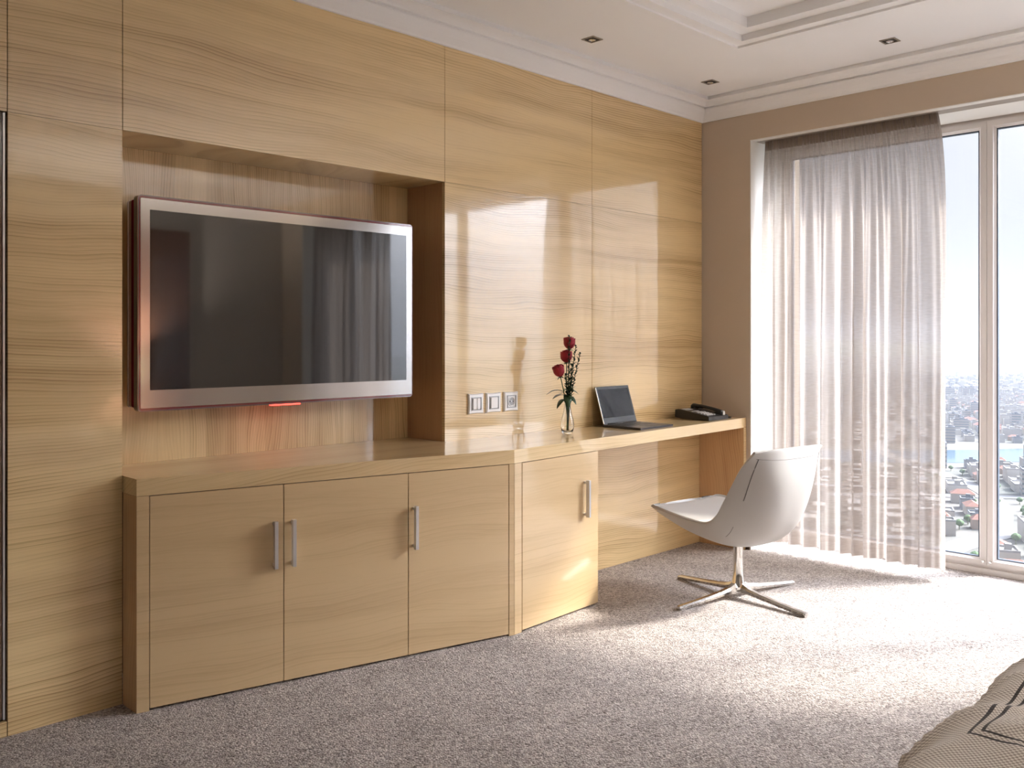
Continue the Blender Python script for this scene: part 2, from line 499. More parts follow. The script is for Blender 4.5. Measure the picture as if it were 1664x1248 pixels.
# niche lining
box('niche_back', 1.206, 2.600, DY, DY + 0.018, 0.7502, ZN, M['niche_wood'], wl)
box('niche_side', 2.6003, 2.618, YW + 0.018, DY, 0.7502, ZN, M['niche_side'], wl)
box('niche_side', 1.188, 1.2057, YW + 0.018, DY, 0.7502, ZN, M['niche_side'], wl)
box('niche_top', 1.206, 2.600, YW + 0.018, DY, ZN + 0.0003, ZN + 0.018, M['wall_wood'], wl)
# plinth strips under the dark doors
panel(-0.74, 0.862, 0.0, 0.045, M['wall_wood'])

# dark wooden wardrobe doors at the far left, flush in the panelling
dr = S(empty('door_1', (0.46, YW + 0.012, 0.048)))
def in_parent(o, par):
    o.parent = par
    o.matrix_parent_inverse = Matrix.Translation(-Vector(par.location))
    return o
in_parent(box('door_leaf', 0.068, 0.848, YW + 0.004, YW + 0.017, 0.052, ZN - 0.004, M['dark_wood'], bevel=0.001), dr)
in_parent(box('door_edge', 0.850, 0.856, YW + 0.002, YW + 0.016, 0.052, ZN - 0.004, M['steel']), dr)
d2 = S(empty('door_2', (-0.34, YW + 0.012, 0.048)))
in_parent(box('door_leaf', -0.732, 0.055, YW + 0.004, YW + 0.017, 0.052, ZN - 0.004, M['dark_wood'], bevel=0.001), d2)

# window wall
bm = bmesh.new()
add_box(bm, XW, XF + 0.2, YO1, YW + 0.018, 0, ZC)
add_box(bm, XW, XF + 0.2, YB0 - 0.1, YO0, 0, ZC)
add_box(bm, XW, XF + 0.2, YO0, YO1, ZO, ZC)
wr = S(from_bm('wall_right', bm, M['taupe']))
# painted lining of the opening
box('reveal_lining', XW + 0.0005, XF, YO1 - 0.004, YO1 - 0.0002, 0, ZO, M['reveal'], wr)
box('reveal_lining', XW + 0.0005, XF, YO0 + 0.0002, YO0 + 0.004, 0, ZO, M['reveal'], wr)
bm = bmesh.new()
add_box(bm, XW + 0.0005, 4.662, YO0, YO1, ZO - 0.004, ZO - 0.0002)
add_box(bm, 4.745, XF, YO0, YO1, ZO - 0.004, ZO - 0.0002)
from_bm('head_lining', bm, M['reveal'], wr)
# other walls behind the camera
S(box('wall_back', XB0 - 0.1, XF + 0.2, YB0 - 0.12, YB0, 0, ZC, M['mid']))
S(box('wall_front', XB0 - 0.12, XB0, YB0 - 0.1, DY + 0.2, 0, ZC, M['cream']))
# low baseboard stub beside the desk foot; shade there put in as dark colour
S(box('baseboard_right', XW - 0.012, XW, YO1 + 0.002, YW - 0.002, 0.0, 0.045, M['gap'], bevel=0.001))
# threshold
# window: four fixed lights in one frame
win = S(empty('window_1', (XF, 0.88, 0.0)))
def W(name, x0, x1, y0, y1, z0, z1, mat, bevel=0.0):
    return in_parent(box(name, x0, x1, y0, y1, z0, z1, mat, bevel=bevel), win)
W('sill', XF - 0.012, XF + 0.11, YO0, YO1, 0.0, 0.027, M['pvc'], 0.003)
W('window_frame', XF + 0.012, XF + 0.10, YO0, YO1, 0.027, 0.046, M['pvc'], 0.002)
W('window_frame', XF + 0.012, XF + 0.10, YO0, YO1, ZO - 0.020, ZO, M['pvc'], 0.002)
lights = [(2.690, 1.564), (1.562, 0.436), (0.434, -0.690), (-0.692, -1.144)]
for a, b in lights:
    sash = empty('sash')
    sash.parent = win
    sash.matrix_parent_inverse = Matrix.Translation(-Vector(win.location))
    y1, y0 = a, b
    t_ = 0.040
    bm = bmesh.new()
    zb, zt = 0.046, ZO - 0.020
    # mitred rectangular sash ring, stepped profile
    prof = [(0.0, 0.0), (0.0, 0.012), (0.0, 0.06), (t_, 0.06), (t_, 0.018), (t_ - 0.010, 0.006), (t_ - 0.012, 0.0)]
    def ring(ins, dep):
        return [(XF + dep, y0 + ins, zb + ins * 0.8), (XF + dep, y1 - ins, zb + ins * 0.8), (XF + dep, y1 - ins, zt - ins), (XF + dep, y0 + ins, zt - ins)]
    rs = [[bm.verts.new(p) for p in ring(i_, d_)] for i_, d_ in prof]
    for k in range(len(rs)):
        A_, B_ = rs[k], rs[(k + 1) % len(rs)]
        for i in range(4):
            bm.faces.new((A_[i], A_[(i + 1) % 4], B_[(i + 1) % 4], B_[i]))
    ob = from_bm('sash_frame', bm, M['pvc'], sash)
    gx = XF + 0.022
    bm = bmesh.new()
    gi, go = t_ + 0.0055, t_ - 0.001
    for (ya, yb, za, zb2) in ((y0 + go, y0 + gi, zb + go * 0.8, zt - go), (y1 - gi, y1 - go, zb + go * 0.8, zt - go),
                              (y0 + go, y1 - go, zb + go * 0.8, zb + gi * 0.8), (y0 + go, y1 - go, zt - gi, zt - go)):
        add_box(bm, gx - 0.002, gx + 0.02, ya, yb, za, zb2)
    from_bm('gasket', bm, M['gasket'], sash)
    box('pane', gx + 0.004, gx + 0.010, y0 + t_, y1 - t_, zb + t_ * 0.8, zt - t_, M['glass'], sash)
for yy in (1.580, 1.547):
    bm = bmesh.new()
    add_lathe(bm, [(0.0085, 0), (0.0085, 0.003), (0.006, 0.0045), (0.0055, 0.003)], 16)
    bmesh.ops.rotate(bm, verts=bm.verts, matrix=Matrix.Rotation(-math.pi / 2, 3, 'Y'), cent=(0, 0, 0))
    bmesh.ops.translate(bm, verts=bm.verts, vec=(XF - 0.0002, yy, 0.062))
    in_parent(from_bm('screw_cap', bm, M['chrome']), win)

# ------------------------------------------------------------------ world outside: city far below
GZ = -120.0
def mottled(name, c1, c2, sc, rough=0.9):
    m = principled(name, c1, rough)
    t = m.n('TexCoord'); n = m.n('TexNoise', in_Scale=sc, in_Detail=6.0, in_Roughness=0.65)
    m.l(t.outputs['Object'], n.inputs['Vector'])
    r = m.n('ValToRGB'); r.color_ramp.elements[0].position = 0.35; r.color_ramp.elements[0].color = tuple(c1) + (1,)
    r.color_ramp.elements[1].position = 0.65; r.color_ramp.elements[1].color = tuple(c2) + (1,)
    m.l(n.outputs['Fac'], r.inputs[0]); m.l(r.outputs[0], m.p.inputs['Base Color'])
    return m.m
M['ground'] = mottled('city_ground', (0.12, 0.105, 0.09), (0.08, 0.085, 0.066), 0.012)
M['road'] = mottled('pale_asphalt', (0.20, 0.195, 0.19), (0.24, 0.23, 0.225), 0.2)
M['water'] = principled('river_water', (0.05, 0.11, 0.165), 0.15).m
M['hill'] = mottled('hill_scrub', (0.16, 0.20, 0.14), (0.24, 0.23, 0.18), 0.004)
M['leaf_far'] = mottled('tree_crowns', (0.06, 0.11, 0.04), (0.10, 0.15, 0.06), 0.3)
bcols = [(0.36, 0.33, 0.295), (0.30, 0.28, 0.265), (0.40, 0.38, 0.36), (0.32, 0.25, 0.20), (0.23, 0.235, 0.245)]
bw = [principled('building_render_%d' % i, c, 0.85).m for i, c in enumerate(bcols)]
rcol = [(0.24, 0.235, 0.23), (0.20, 0.09, 0.06), (0.13, 0.14, 0.16), (0.30, 0.29, 0.28)]
br = [principled('roof_cover_%d' % i, c, 0.85).m for i, c in enumerate(rcol)]
S(box('ground', 120, 9000, -5000, 7000, GZ - 2, GZ, M['ground']))
# river crossing the view
def dr_pt(dep, r):
    return ((dep + r) / R2, (dep - r) / R2)
riv = [(dr_pt(905 + 0.02 * (r_ - 480) + 18 * math.sin(r_ / 90), r_), dr_pt(1010 + 0.05 * (r_ - 480) + 24 * math.sin(r_ / 120 + 1), r_)) for r_ in range(-400, 1400, 60)]
bm = bmesh.new()
pv = None
for a, b in riv:
    cur = [bm.verts.new((a[0], a[1], GZ + 0.3)), bm.verts.new((b[0], b[1], GZ + 0.3)), bm.verts.new((b[0], b[1], GZ + 0.01)), bm.verts.new((a[0], a[1], GZ + 0.01))]
    if pv:
        for i in range(4):
            bm.faces.new((pv[i], pv[(i + 1) % 4], cur[(i + 1) % 4], cur[i]))
    pv = cur
S(from_bm('river', bm, M['water']))
# a curving main road
def strip(name, pts, w, z, mat):
    bm = bmesh.new(); pv = None
    for i, p in enumerate(pts):
        a = Vector(pts[max(i - 1, 0)]); b = Vector(pts[min(i + 1, len(pts) - 1)])
        d = (b - a).normalized(); n = Vector((-d.y, d.x)) * w / 2
        cur = [bm.verts.new((p[0] + n.x, p[1] + n.y, z)), bm.verts.new((p[0] - n.x, p[1] - n.y, z)),
               bm.verts.new((p[0] - n.x, p[1] - n.y, z - 0.4)), bm.verts.new((p[0] + n.x, p[1] + n.y, z - 0.4))]
        if pv:
            for k in range(4):
                bm.faces.new((pv[k], pv[(k + 1) % 4], cur[(k + 1) % 4], cur[k]))
        pv = cur
    return S(from_bm(name, bm, mat))
roads = [[dr_pt(500 + 70 * math.sin(k / 5.0), 230 + 14 * k) for k in range(16)],
         [dr_pt(560 + k * 30, 300 + k * 9 + 26 * math.sin(k / 3.0)) for k in range(34)],
         [dr_pt(690 + 14 * math.sin(k / 3.0), 150 + 26 * k) for k in range(22)]]
strip('road', roads[0], 17, GZ + 0.6, M['road'])
strip('road', roads[1], 14, GZ + 0.5, M['road'])
strip('road', roads[2], 13, GZ + 0.55, M['road'])
def near_road(x, y, lim):
    for rd in roads:
        for p in rd:
            if abs(p[0] - x) < lim and abs(p[1] - y) < lim and math.hypot(p[0] - x, p[1] - y) < lim:
                return True
    return False

# building prototypes (unit footprint scaled at placement by mesh variants)
def make_building(kind, w, d, h, wall_m, roof_m):
    root = empty('building')
    bm = bmesh.new(); add_box(bm, -w / 2, w / 2, -d / 2, d / 2, 0, h)
    from_bm('wall', bm, wall_m, root)
    bm = bmesh.new()
    if kind == 'pitched':
        e_ = 0.6
        P = [(-w / 2 - e_, -d / 2 - e_, h), (w / 2 + e_, -d / 2 - e_, h), (w / 2 + e_, d / 2 + e_, h), (-w / 2 - e_, d / 2 + e_, h),
             (-w / 2 + w * 0.25, 0, h + d * 0.28), (w / 2 - w * 0.25, 0, h + d * 0.28)]
        vs = [bm.verts.new(p) for p in P]
        for f in ((3, 2, 1, 0), (0, 1, 5, 4), (1, 2, 5), (2, 3, 4, 5), (3, 0, 4)):
            bm.faces.new([vs[i] for i in f])
    else:
        pw = 0.7
        add_box(bm, -w / 2, w / 2, -d / 2, -d / 2 + pw, h, h + 1.0)
        add_box(bm, -w / 2, w / 2, d / 2 - pw, d / 2, h, h + 1.0)
        add_box(bm, -w / 2, -w / 2 + pw, -d / 2 + pw, d / 2 - pw, h, h + 1.0)
        add_box(bm, w / 2 - pw, w / 2, -d / 2 + pw, d / 2 - pw, h, h + 1.0)
        add_box(bm, -w * 0.15, w * 0.12, -d * 0.2, d * 0.1, h, h + 3.0)
    from_bm('roof', bm, roof_m, root)
    if kind == 'block':       # bands of windows down the sides
        bm = bmesh.new()
        nfl = int(h / 3.2)
        for k in range(nfl):
            z = 1.4 + k * 3.2
            add_box(bm, -w / 2 - 0.12, w / 2 + 0.12, -d / 2 - 0.12, d / 2 + 0.12, z, z + 1.3)
        from_bm('window', bm, M['win_far'], root)
        root.children[-1]['kind'] = 'stuff'
    return root
M['win_far'] = principled('far_window_glass', (0.12, 0.14, 0.16), 0.3).m
protos = []
for kind, w, d, h, wi, ri, lab in (
        ('flat', 20, 15, 10, 0, 0, 'pale flat-roofed city building seen far below through the window'),
        ('flat', 28, 16, 14, 2, 3, 'pale flat-roofed city building seen far below through the window'),
        ('pitched', 17, 12, 7, 3, 1, 'low city house with red pitched roof far below the window'),
        ('pitched', 22, 13, 8, 0, 1, 'low city house with red pitched roof far below the window'),
        ('block', 24, 15, 24, 1, 2, 'taller grey city block with window bands far below'),
        ('flat', 15, 13, 8, 4, 2, 'small dark-roofed city building far below the window'),
        ('flat', 29, 19, 9, 2, 0, 'pale flat-roofed city building seen far below through the window')):
    w, d, h = w * 0.72, d * 0.72, h * 0.72
    r_ = make_building(kind, w, d, h, bw[wi], br[ri])
    protos.append([r_, lab, False, (w, d, h)])
spots = []
rng = random.Random(5)
ca, sa = math.cos(0.42), math.sin(0.42)
step = 25
for i in range(-150, 165):
    for j in range(-70, 165):
        gx_, gy_ = i * step + rng.uniform(-1.2, 1.2), j * step + rng.uniform(-1.2, 1.2)
        x, y = gx_ * ca - gy_ * sa + 300, gx_ * sa + gy_ * ca
        dep = (x + y) / R2; r_ = (x - y) / R2
        if dep < 440 or dep > 3000:
            continue
        t = r_ / dep
        if t < -0.35 or t > 1.3:
            continue
        if 870 + 0.02 * (r_ - 480) < dep < 1050 + 0.05 * (r_ - 480):
            continue
        if dep < 1500 and near_road(x, y, 16):
            continue
        spots.append((dep, t, x, y, rng.random(), rng.choice((0, 0, math.pi / 2)) + 0.42 + rng.uniform(-0.05, 0.05), rng.choice((0, 0, 1, 1, 2, 3, 3, 4, 5, 6))))
spots.sort()
vis = [s for s in spots if 0.465 < s[1] < 0.58]
near = vis[:290]
nearset = set(id(s) for s in near)
for s in near:
    pr = protos[s[6]]
    if not pr[2]:
        o = pr[0]; pr[2] = True
    else:
        o = copy_tree(pr[0])
    o.location = (s[2], s[3], GZ)
    o.rotation_euler = (0, 0, s[5])
    o.scale = (1, 1, 0.8 + 0.5 * s[4])
    tag(o, pr[1], 'building', {'pale': 'pale flat-roofed buildings of the city below', 'low': 'red-roofed houses of the city below',
                               'taller': 'taller grey blocks of the city below', 'small': 'small dark-roofed buildings of the city below'}[pr[1].split()[0]])
rest = [s for s in spots if id(s) not in nearset]
bm = bmesh.new()
for q, s in enumerate(rest):
    w, d, h = protos[s[6]][3]
    w, d, h = w * 0.72, d * 0.72, h * 0.72
    h *= 0.7 + 0.6 * s[4]
    c, sn = math.cos(s[5]), math.sin(s[5])
    vs = add_box(bm, -w / 2, w / 2, -d / 2, d / 2, 0, h)
    for v in vs:
        v.co = (s[2] + v.co.x * c - v.co.y * sn, s[3] + v.co.x * sn + v.co.y * c, GZ + v.co.z)
    for v in vs:
        for f in v.link_faces:
            f.material_index = (0, 2, 1, 3)[q % 4]
o = from_bm('distant_buildings', bm, [bw[0], bw[1], bw[2], bw[4]])
tag(o, 'hazy spread of pale distant buildings toward the horizon', 'buildings', kind='stuff')
# trees near the roads
bm = bmesh.new()
bmesh.ops.create_icosphere(bm, subdivisions=2, radius=1.0)
for v in bm.verts:
    v.co *= 1 + 0.22 * noise.noise(v.co * 2.3)
    v.co.z = v.co.z * 0.8 + 1.6
tree0 = empty('tree')
from_bm('crown', bm, M['leaf_far'], tree0)
bm = bmesh.new(); add_lathe(bm, [(0.18, 0), (0.12, 1.1)], 8)
from_bm('trunk', bm, M['hill'], tree0)
ft = True
tpos = []
k = 0
while k < 34:
    dep = rng.uniform(450, 900); t = rng.uniform(0.46, 0.58)
    x, y = (dep + t * dep) / R2, (dep - t * dep) / R2
    if not (14 < min(math.hypot(p[0] - x, p[1] - y) for rd in roads for p in rd) < 24):
        k += 0.05; continue
    if any(math.hypot(q[0] - x, q[1] - y) < 10.5 for q in tpos) or any(math.hypot(q[2] - x, q[3] - y) < 12.5 for q in spots):
        k += 0.02; continue
    tpos.append((x, y))
    o = tree0 if ft else copy_tree(tree0)
    ft = False
    sc_ = rng.uniform(1.8, 2.8)
    o.location = (x, y, GZ); o.scale = (sc_, sc_, sc_)
    tag(o, 'dark green tree beside a road in the city far below', 'tree', 'trees along the city roads')
    k += 1
# hills on the horizon
bm = bmesh.new()
def hill(u, v):
    r_ = -3500 + 9500 * u
    dep = 6200 + 1800 * v
    t = r_ / dep
    prof = 95 + 190 * max(0, min(1, (t - 0.50) / 0.22)) + 60 * noise.noise(Vector((r_ / 900, v * 2, 3.1))) + 20 * noise.noise(Vector((r_ / 200, v * 5, 1.1)))
    z = GZ + prof * math.sin(math.pi * min(1, v * 1.0)) * (1.2)
    x, y = dr_pt(dep, r_)
    return (x, y, z)
grid_mesh(bm, hill, 120, 10)
tag(S(from_bm('hills', bm, M['hill'], smooth=True)))
# summer haze over the city
hz = NT('city_haze')
vs_ = hz.n('VolumeScatter'); vs_.inputs['Color'].default_value = (0.175, 0.193, 0.228, 1); vs_.inputs['Density'].default_value = 1 / 1800.0
vs_.inputs['Anisotropy'].default_value = 0.0
hz.l(vs_.outputs[0], hz.out.inputs['Volume'])
hb = box('haze', 200, 8800, -4800, 6800, GZ - 1, 110, hz.m)
tag(hb, 'pale bluish haze hanging over the distant city', 'haze', kind='stuff')

# ------------------------------------------------------------------ built-in sideboard and desk
P0 = Vector((1.206, 2.905)); P1 = Vector((2.608, 2.594)); P2 = Vector((4.608, 2.720))
ZT = 0.75; TH = 0.055
def frame2(a, b):
    d = (b - a); L = d.length; d = d / L
    n = Vector((d.y, -d.x))     # points into the room
    return d, n, L
dA, nA, LA = frame2(P0, P1)
dB, nB, LB = frame2(P1, P2)

# worktop: top board following the bend, reaching into the niche; its right end turns down as a leg
wt = empty('worktop', (2.6, 2.8, 0))
tag(wt, 'long glossy ash worktop with an angled front running under the television and roses', 'worktop')
def in_wt(o): return in_parent(o, wt)
g_ = 0.0015
in_wt(prism('top_board', [(P0.x, P0.y), (P1.x, P1.y), (P2.x, P2.y), (P2.x, YW - g_), (2.5985, YW - g_), (2.5985, DY - 0.0002), (1.2075, DY - 0.0002), (1.2075, YW - g_), (P0.x, YW - g_)],
            ZT - TH, ZT, M['top_wood'], bevel=0.0012))
# right end leg
in_wt(prism('end_leg', [(P2.x - 0.030, P2.y - 0.0018), (P2.x, P2.y), (P2.x, YW - g_), (P2.x - 0.030, YW - g_)], 0, ZT - TH - 0.0008, M['leg_wood'], bevel=0.001))
in_wt(prism('leg_edging', [(P2.x - 0.0302, P2.y - 0.0034), (P2.x, P2.y - 0.0015), (P2.x, P2.y - 0.0001), (P2.x - 0.0302, P2.y - 0.0020)], 0.0, ZT - TH - 0.0008, M['top_wood']))

ZD1 = ZT - TH - 0.003
ZD0 = 0.008
def slab(name, P, d, n, s0, s1, z0, z1, depth, mat, parent, proud=0.0, bevel=0.0012):
    """vertical board on a cabinet front between distances s0..s1 along it; local X along the front"""
    bm = bmesh.new()
    add_box(bm, s0, s1, -depth, proud, z0, z1)
    bmesh.ops.recalc_face_normals(bm, faces=bm.faces)
    if bevel:
        bmesh.ops.bevel(bm, geom=list(bm.edges), offset=bevel, segments=1, affect='EDGES')
    o = from_bm(name, bm, mat)
    # local +Y must point along n (into the room)
    mat4 = Matrix(((d.x, n.x, 0, P.x), (d.y, n.y, 0, P.y), (0, 0, 1, 0), (0, 0, 0, 1)))
    me = o.data
    if mat4.to_3x3().determinant() < 0:
        me.flip_normals()
    o.matrix_world = mat4
    o.parent = parent
    o.matrix_parent_inverse = Matrix.Translation(-Vector(parent.location))
    return o
def handle(P, d, n, s, z0, z1, parent, door):
    bm = bmesh.new()
    add_box(bm, s - 0.0060, s + 0.0060, 0.014, 0.032, z0, z1)
    add_box(bm, s - 0.004, s + 0.004, -0.0005, 0.0145, z0 + 0.006, z0 + 0.016)
    add_box(bm, s - 0.004, s + 0.004, -0.0005, 0.0145, z1 - 0.016, z1 - 0.006)
    o = from_bm('handle', bm, M['steel'], bevel=0.0015, segs=2)
    if Matrix(((d.x, n.x), (d.y, n.y))).determinant() < 0:
        o.data.flip_normals()
    o.parent = door          # the door carries the same front-aligned frame
    return o

sb = empty('sideboard', (1.9, 2.8, 0))
tag(sb, 'built-in ash sideboard with three doors below the television', 'sideboard')
# carcass behind the doors
def off(P, n, k): return (P.x - n.x * k, P.y - n.y * k)
c0 = off(P0, nA, 0.021); c1 = off(P1, nA, 0.021)
in_parent(prism('carcass', [(c0[0] + 0.02, c0[1] - 0.004), (c1[0] - 0.003, c1[1] + 0.001), (2.605, YW - g_), (1.2265, YW - g_)], 0.0, ZT - TH - 0.0015, M['gap']), sb)
# left end board with its front edge
in_parent(prism('end_panel', [(P0.x, P0.y), (P0.x + dA.x * 0.0385, P0.y + dA.y * 0.0385), (P0.x + 0.0375, YW - g_), (P0.x, YW - g_)], 0.0, ZT - TH - 0.0008, M['leg_wood'], bevel=0.001), sb)
slab('end_stile', P0, dA, nA, 0.0002, 0.0382, 0.0, ZD1 + 0.002, 0.004, M['door_wood'], sb, proud=0.0006, bevel=0.0004)
doorsA = [(0.0405, 0.4805, 0.4465), (0.4828, 0.9602, 0.5107), (0.9625, 1.4085, 0.9836)]
for k, (s0, s1, hs) in enumerate(doorsA):
    dd = slab('door', P0, dA, nA, s0, s1, ZD0, ZD1, 0.019, M['door_wood'], sb)
    handle(P0, dA, nA, hs, 0.408, 0.5705, sb, dd)
# corner post at the bend
slab('corner_post', P0, dA, nA, 1.4108, LA - 0.0002, 0.0, ZD1 + 0.002, 0.019, M['door_wood'], sb)
cb = empty('desk_cupboard', (2.9, 2.8, 0))
tag(cb, 'single-door ash cupboard right of the bend, at the end of the kneehole', 'cupboard')
slab('corner_post', P1, dB, nB, 0.0002, 0.0462, 0.0, ZD1 + 0.002, 0.019, M['door_wood'], cb)
dd = slab('door', P1, dB, nB, 0.0485, 0.5735, ZD0, ZD1, 0.019, M['door_wood'], cb)
handle(P1, dB, nB, 0.4707, 0.4104, 0.5735, cb, dd)
e1 = P1 + dB * 0.5735
in_parent(prism('carcass', [(P1.x + 0.004, P1.y + 0.022), (e1.x - 0.003, e1.y + 0.0195), (e1.x - 0.003, YW - g_), (2.6065, YW - g_)], 0.0, ZT - TH - 0.0015, M['leg_wood']), cb)

# ------------------------------------------------------------------ television
tv = empty('television', (1.9015, DY, 0.947))
tag(tv, 'large flat television with silver bezel mounted in the wall niche', 'television')
TX_, TXR, TZ0, TZ1, TYF = 1.300, 2.503, 0.947, 1.698, 3.120
def rrect(bm, x0, x1, z0, z1, y0, y1, r, seg=6):
    """rounded rectangle slab in the XZ plane"""
    pts = []
    for cx, cz, a0 in ((x1 - r, z1 - r, 0), (x0 + r, z1 - r, 90), (x0 + r, z0 + r, 180), (x1 - r, z0 + r, 270)):
        for k in range(seg + 1):
            a = math.radians(a0 + 90 * k / seg)
            pts.append((cx + r * math.cos(a), cz + r * math.sin(a)))
    A = [bm.verts.new((x, y0, z)) for x, z in pts]
    B = [bm.verts.new((x, y1, z)) for x, z in pts]
    bm.faces.new(A); bm.faces.new(B[::-1])
    n = len(pts)
    for i in range(n):
        bm.faces.new((A[i], B[i], B[(i + 1) % n], A[(i + 1) % n]))
M['tv_body'] = principled('tv_back_black', (0.01, 0.008, 0.009), 0.2, coat=1).m
M['tv_red'] = principled('tv_red_tinted_rim', (0.16, 0.012, 0.018), 0.12, coat=1.0, coat_ior=1.8).m
M['tv_rim'] = principled('tv_clear_rim', (0.25, 0.17, 0.18), 0.12, 0.6, coat=1.0).m
M['tv_bezel'] = principled('tv_silver_bezel', (0.50, 0.475, 0.46), 0.14, 0.9, coat=0.6).m
M['tv_screen'] = principled('tv_screen_glass', (0.008, 0.010, 0.012), 0.25, 0.0, ior=1.01, coat=1.0, coat_rough=0.035, coat_ior=1.95).m
M['led'] = principled('red_standby_light', (0.5, 0.02, 0.02), 0.3, emis=(1.0, 0.03, 0.02), estr=9.0).m
def tvp(name, fn, mat, bevel=0.0, smooth=False):
    bm = bmesh.new(); fn(bm)
    return in_parent(from_bm(name, bm, mat, bevel=bevel, smooth=smooth), tv)
tvp('housing', lambda b: rrect(b, TX_, TXR, TZ0, TZ1, TYF + 0.008, TYF + 0.034, 0.014), M['tv_body'], 0.002)
tvp('wall_mount', lambda b: add_box(b, 1.70, 2.10, TYF + 0.034, DY - 0.0005, 1.15, 1.5), M['tv_body'])
tvp('rear_panel', lambda b: rrect(b, TX_ + 0.001, TXR - 0.001, TZ0 + 0.012, TZ1 - 0.012, 3.178, 3.214, 0.010), M['tv_red'], 0.002)
tvp('rear_trim', lambda b: rrect(b, TX_ - 0.0006, TXR + 0.0006, TZ0 + 0.012, TZ1 - 0.012, 3.199, 3.207, 0.010), M['steel'])
tvp('rim', lambda b: rrect(b, TX_, TXR, TZ0, TZ1, TYF, TYF + 0.0085, 0.014), M['tv_rim'], 0.002)
tvp('red_rim', lambda b: rrect(b, TX_ + 0.0035, TXR - 0.0035, TZ0 + 0.0045, TZ1 - 0.0045, TYF - 0.0018, TYF + 0.004, 0.010), M['tv_red'])
tvp('bezel', lambda b: rrect(b, TX_ + 0.008, TXR - 0.006, TZ0 + 0.012, TZ1 - 0.012, TYF - 0.0035, TYF + 0.002, 0.004), M['tv_bezel'])
tvp('screen', lambda b: add_box(b, TX_ + 0.041, TXR - 0.036, TYF - 0.0045, TYF, TZ0 + 0.074, TZ1 - 0.050), M['tv_screen'])
tvp('standby_light', lambda b: add_box(b, 1.818, 1.942, TYF + 0.002, TYF + 0.022, TZ0 - 0.005, TZ0 + 0.003), M['led'], 0.001)

# ------------------------------------------------------------------ wall switches and socket
def frame_plate(bm, w=0.092, t=0.011, inner=0.056):
    """square cover frame with waisted sides"""
    N = 8
    def edge(h, bow):
        pts = []
        for k in range(4):
            a = math.radians(90 * k)
            c, s = math.cos(a), math.sin(a)
            for i in range(N):
                f = -1 + 2 * i / N
                x, y = h - bow * (1 - f * f), f * h
                pts.append((x * c - y * s, x * s + y * c))
        return pts
    specs = [(w / 2, 0.0025, 0), (w / 2, 0.0025, -0.004), (w / 2 - 0.004, 0.0022, -t), (inner / 2 + 0.001, 0, -t), (inner / 2, 0, -t + 0.004)]
    rs = [[bm.verts.new((x, y, z)) for x, z in edge(h, b)] for h, b, y in specs]
    n = len(rs[0])
    for A, B in zip(rs, rs[1:]):
        for i in range(n):
            bm.faces.new((A[i], A[(i + 1) % n], B[(i + 1) % n], B[i]))
    bm.faces.new(rs[0]); bm.faces.new(rs[-1][::-1])
def wedge(bm, x0, x1, z, t0, t1):
    """rocker: proud at one vertical side"""
    vs = [bm.verts.new(p) for p in ((x0, -0.004, -z), (x1, -0.004, -z), (x1, -0.004, z), (x0, -0.004, z), (x0, -t0, -z), (x1, -t1, -z), (x1, -t1, z), (x0, -t0, z))]
    for f in ((0, 1, 2, 3), (4, 7, 6, 5), (0, 4, 5, 1), (1, 5, 6, 2), (2, 6, 7, 3), (3, 7, 4, 0)):
        bm.faces.new([vs[i] for i in f])
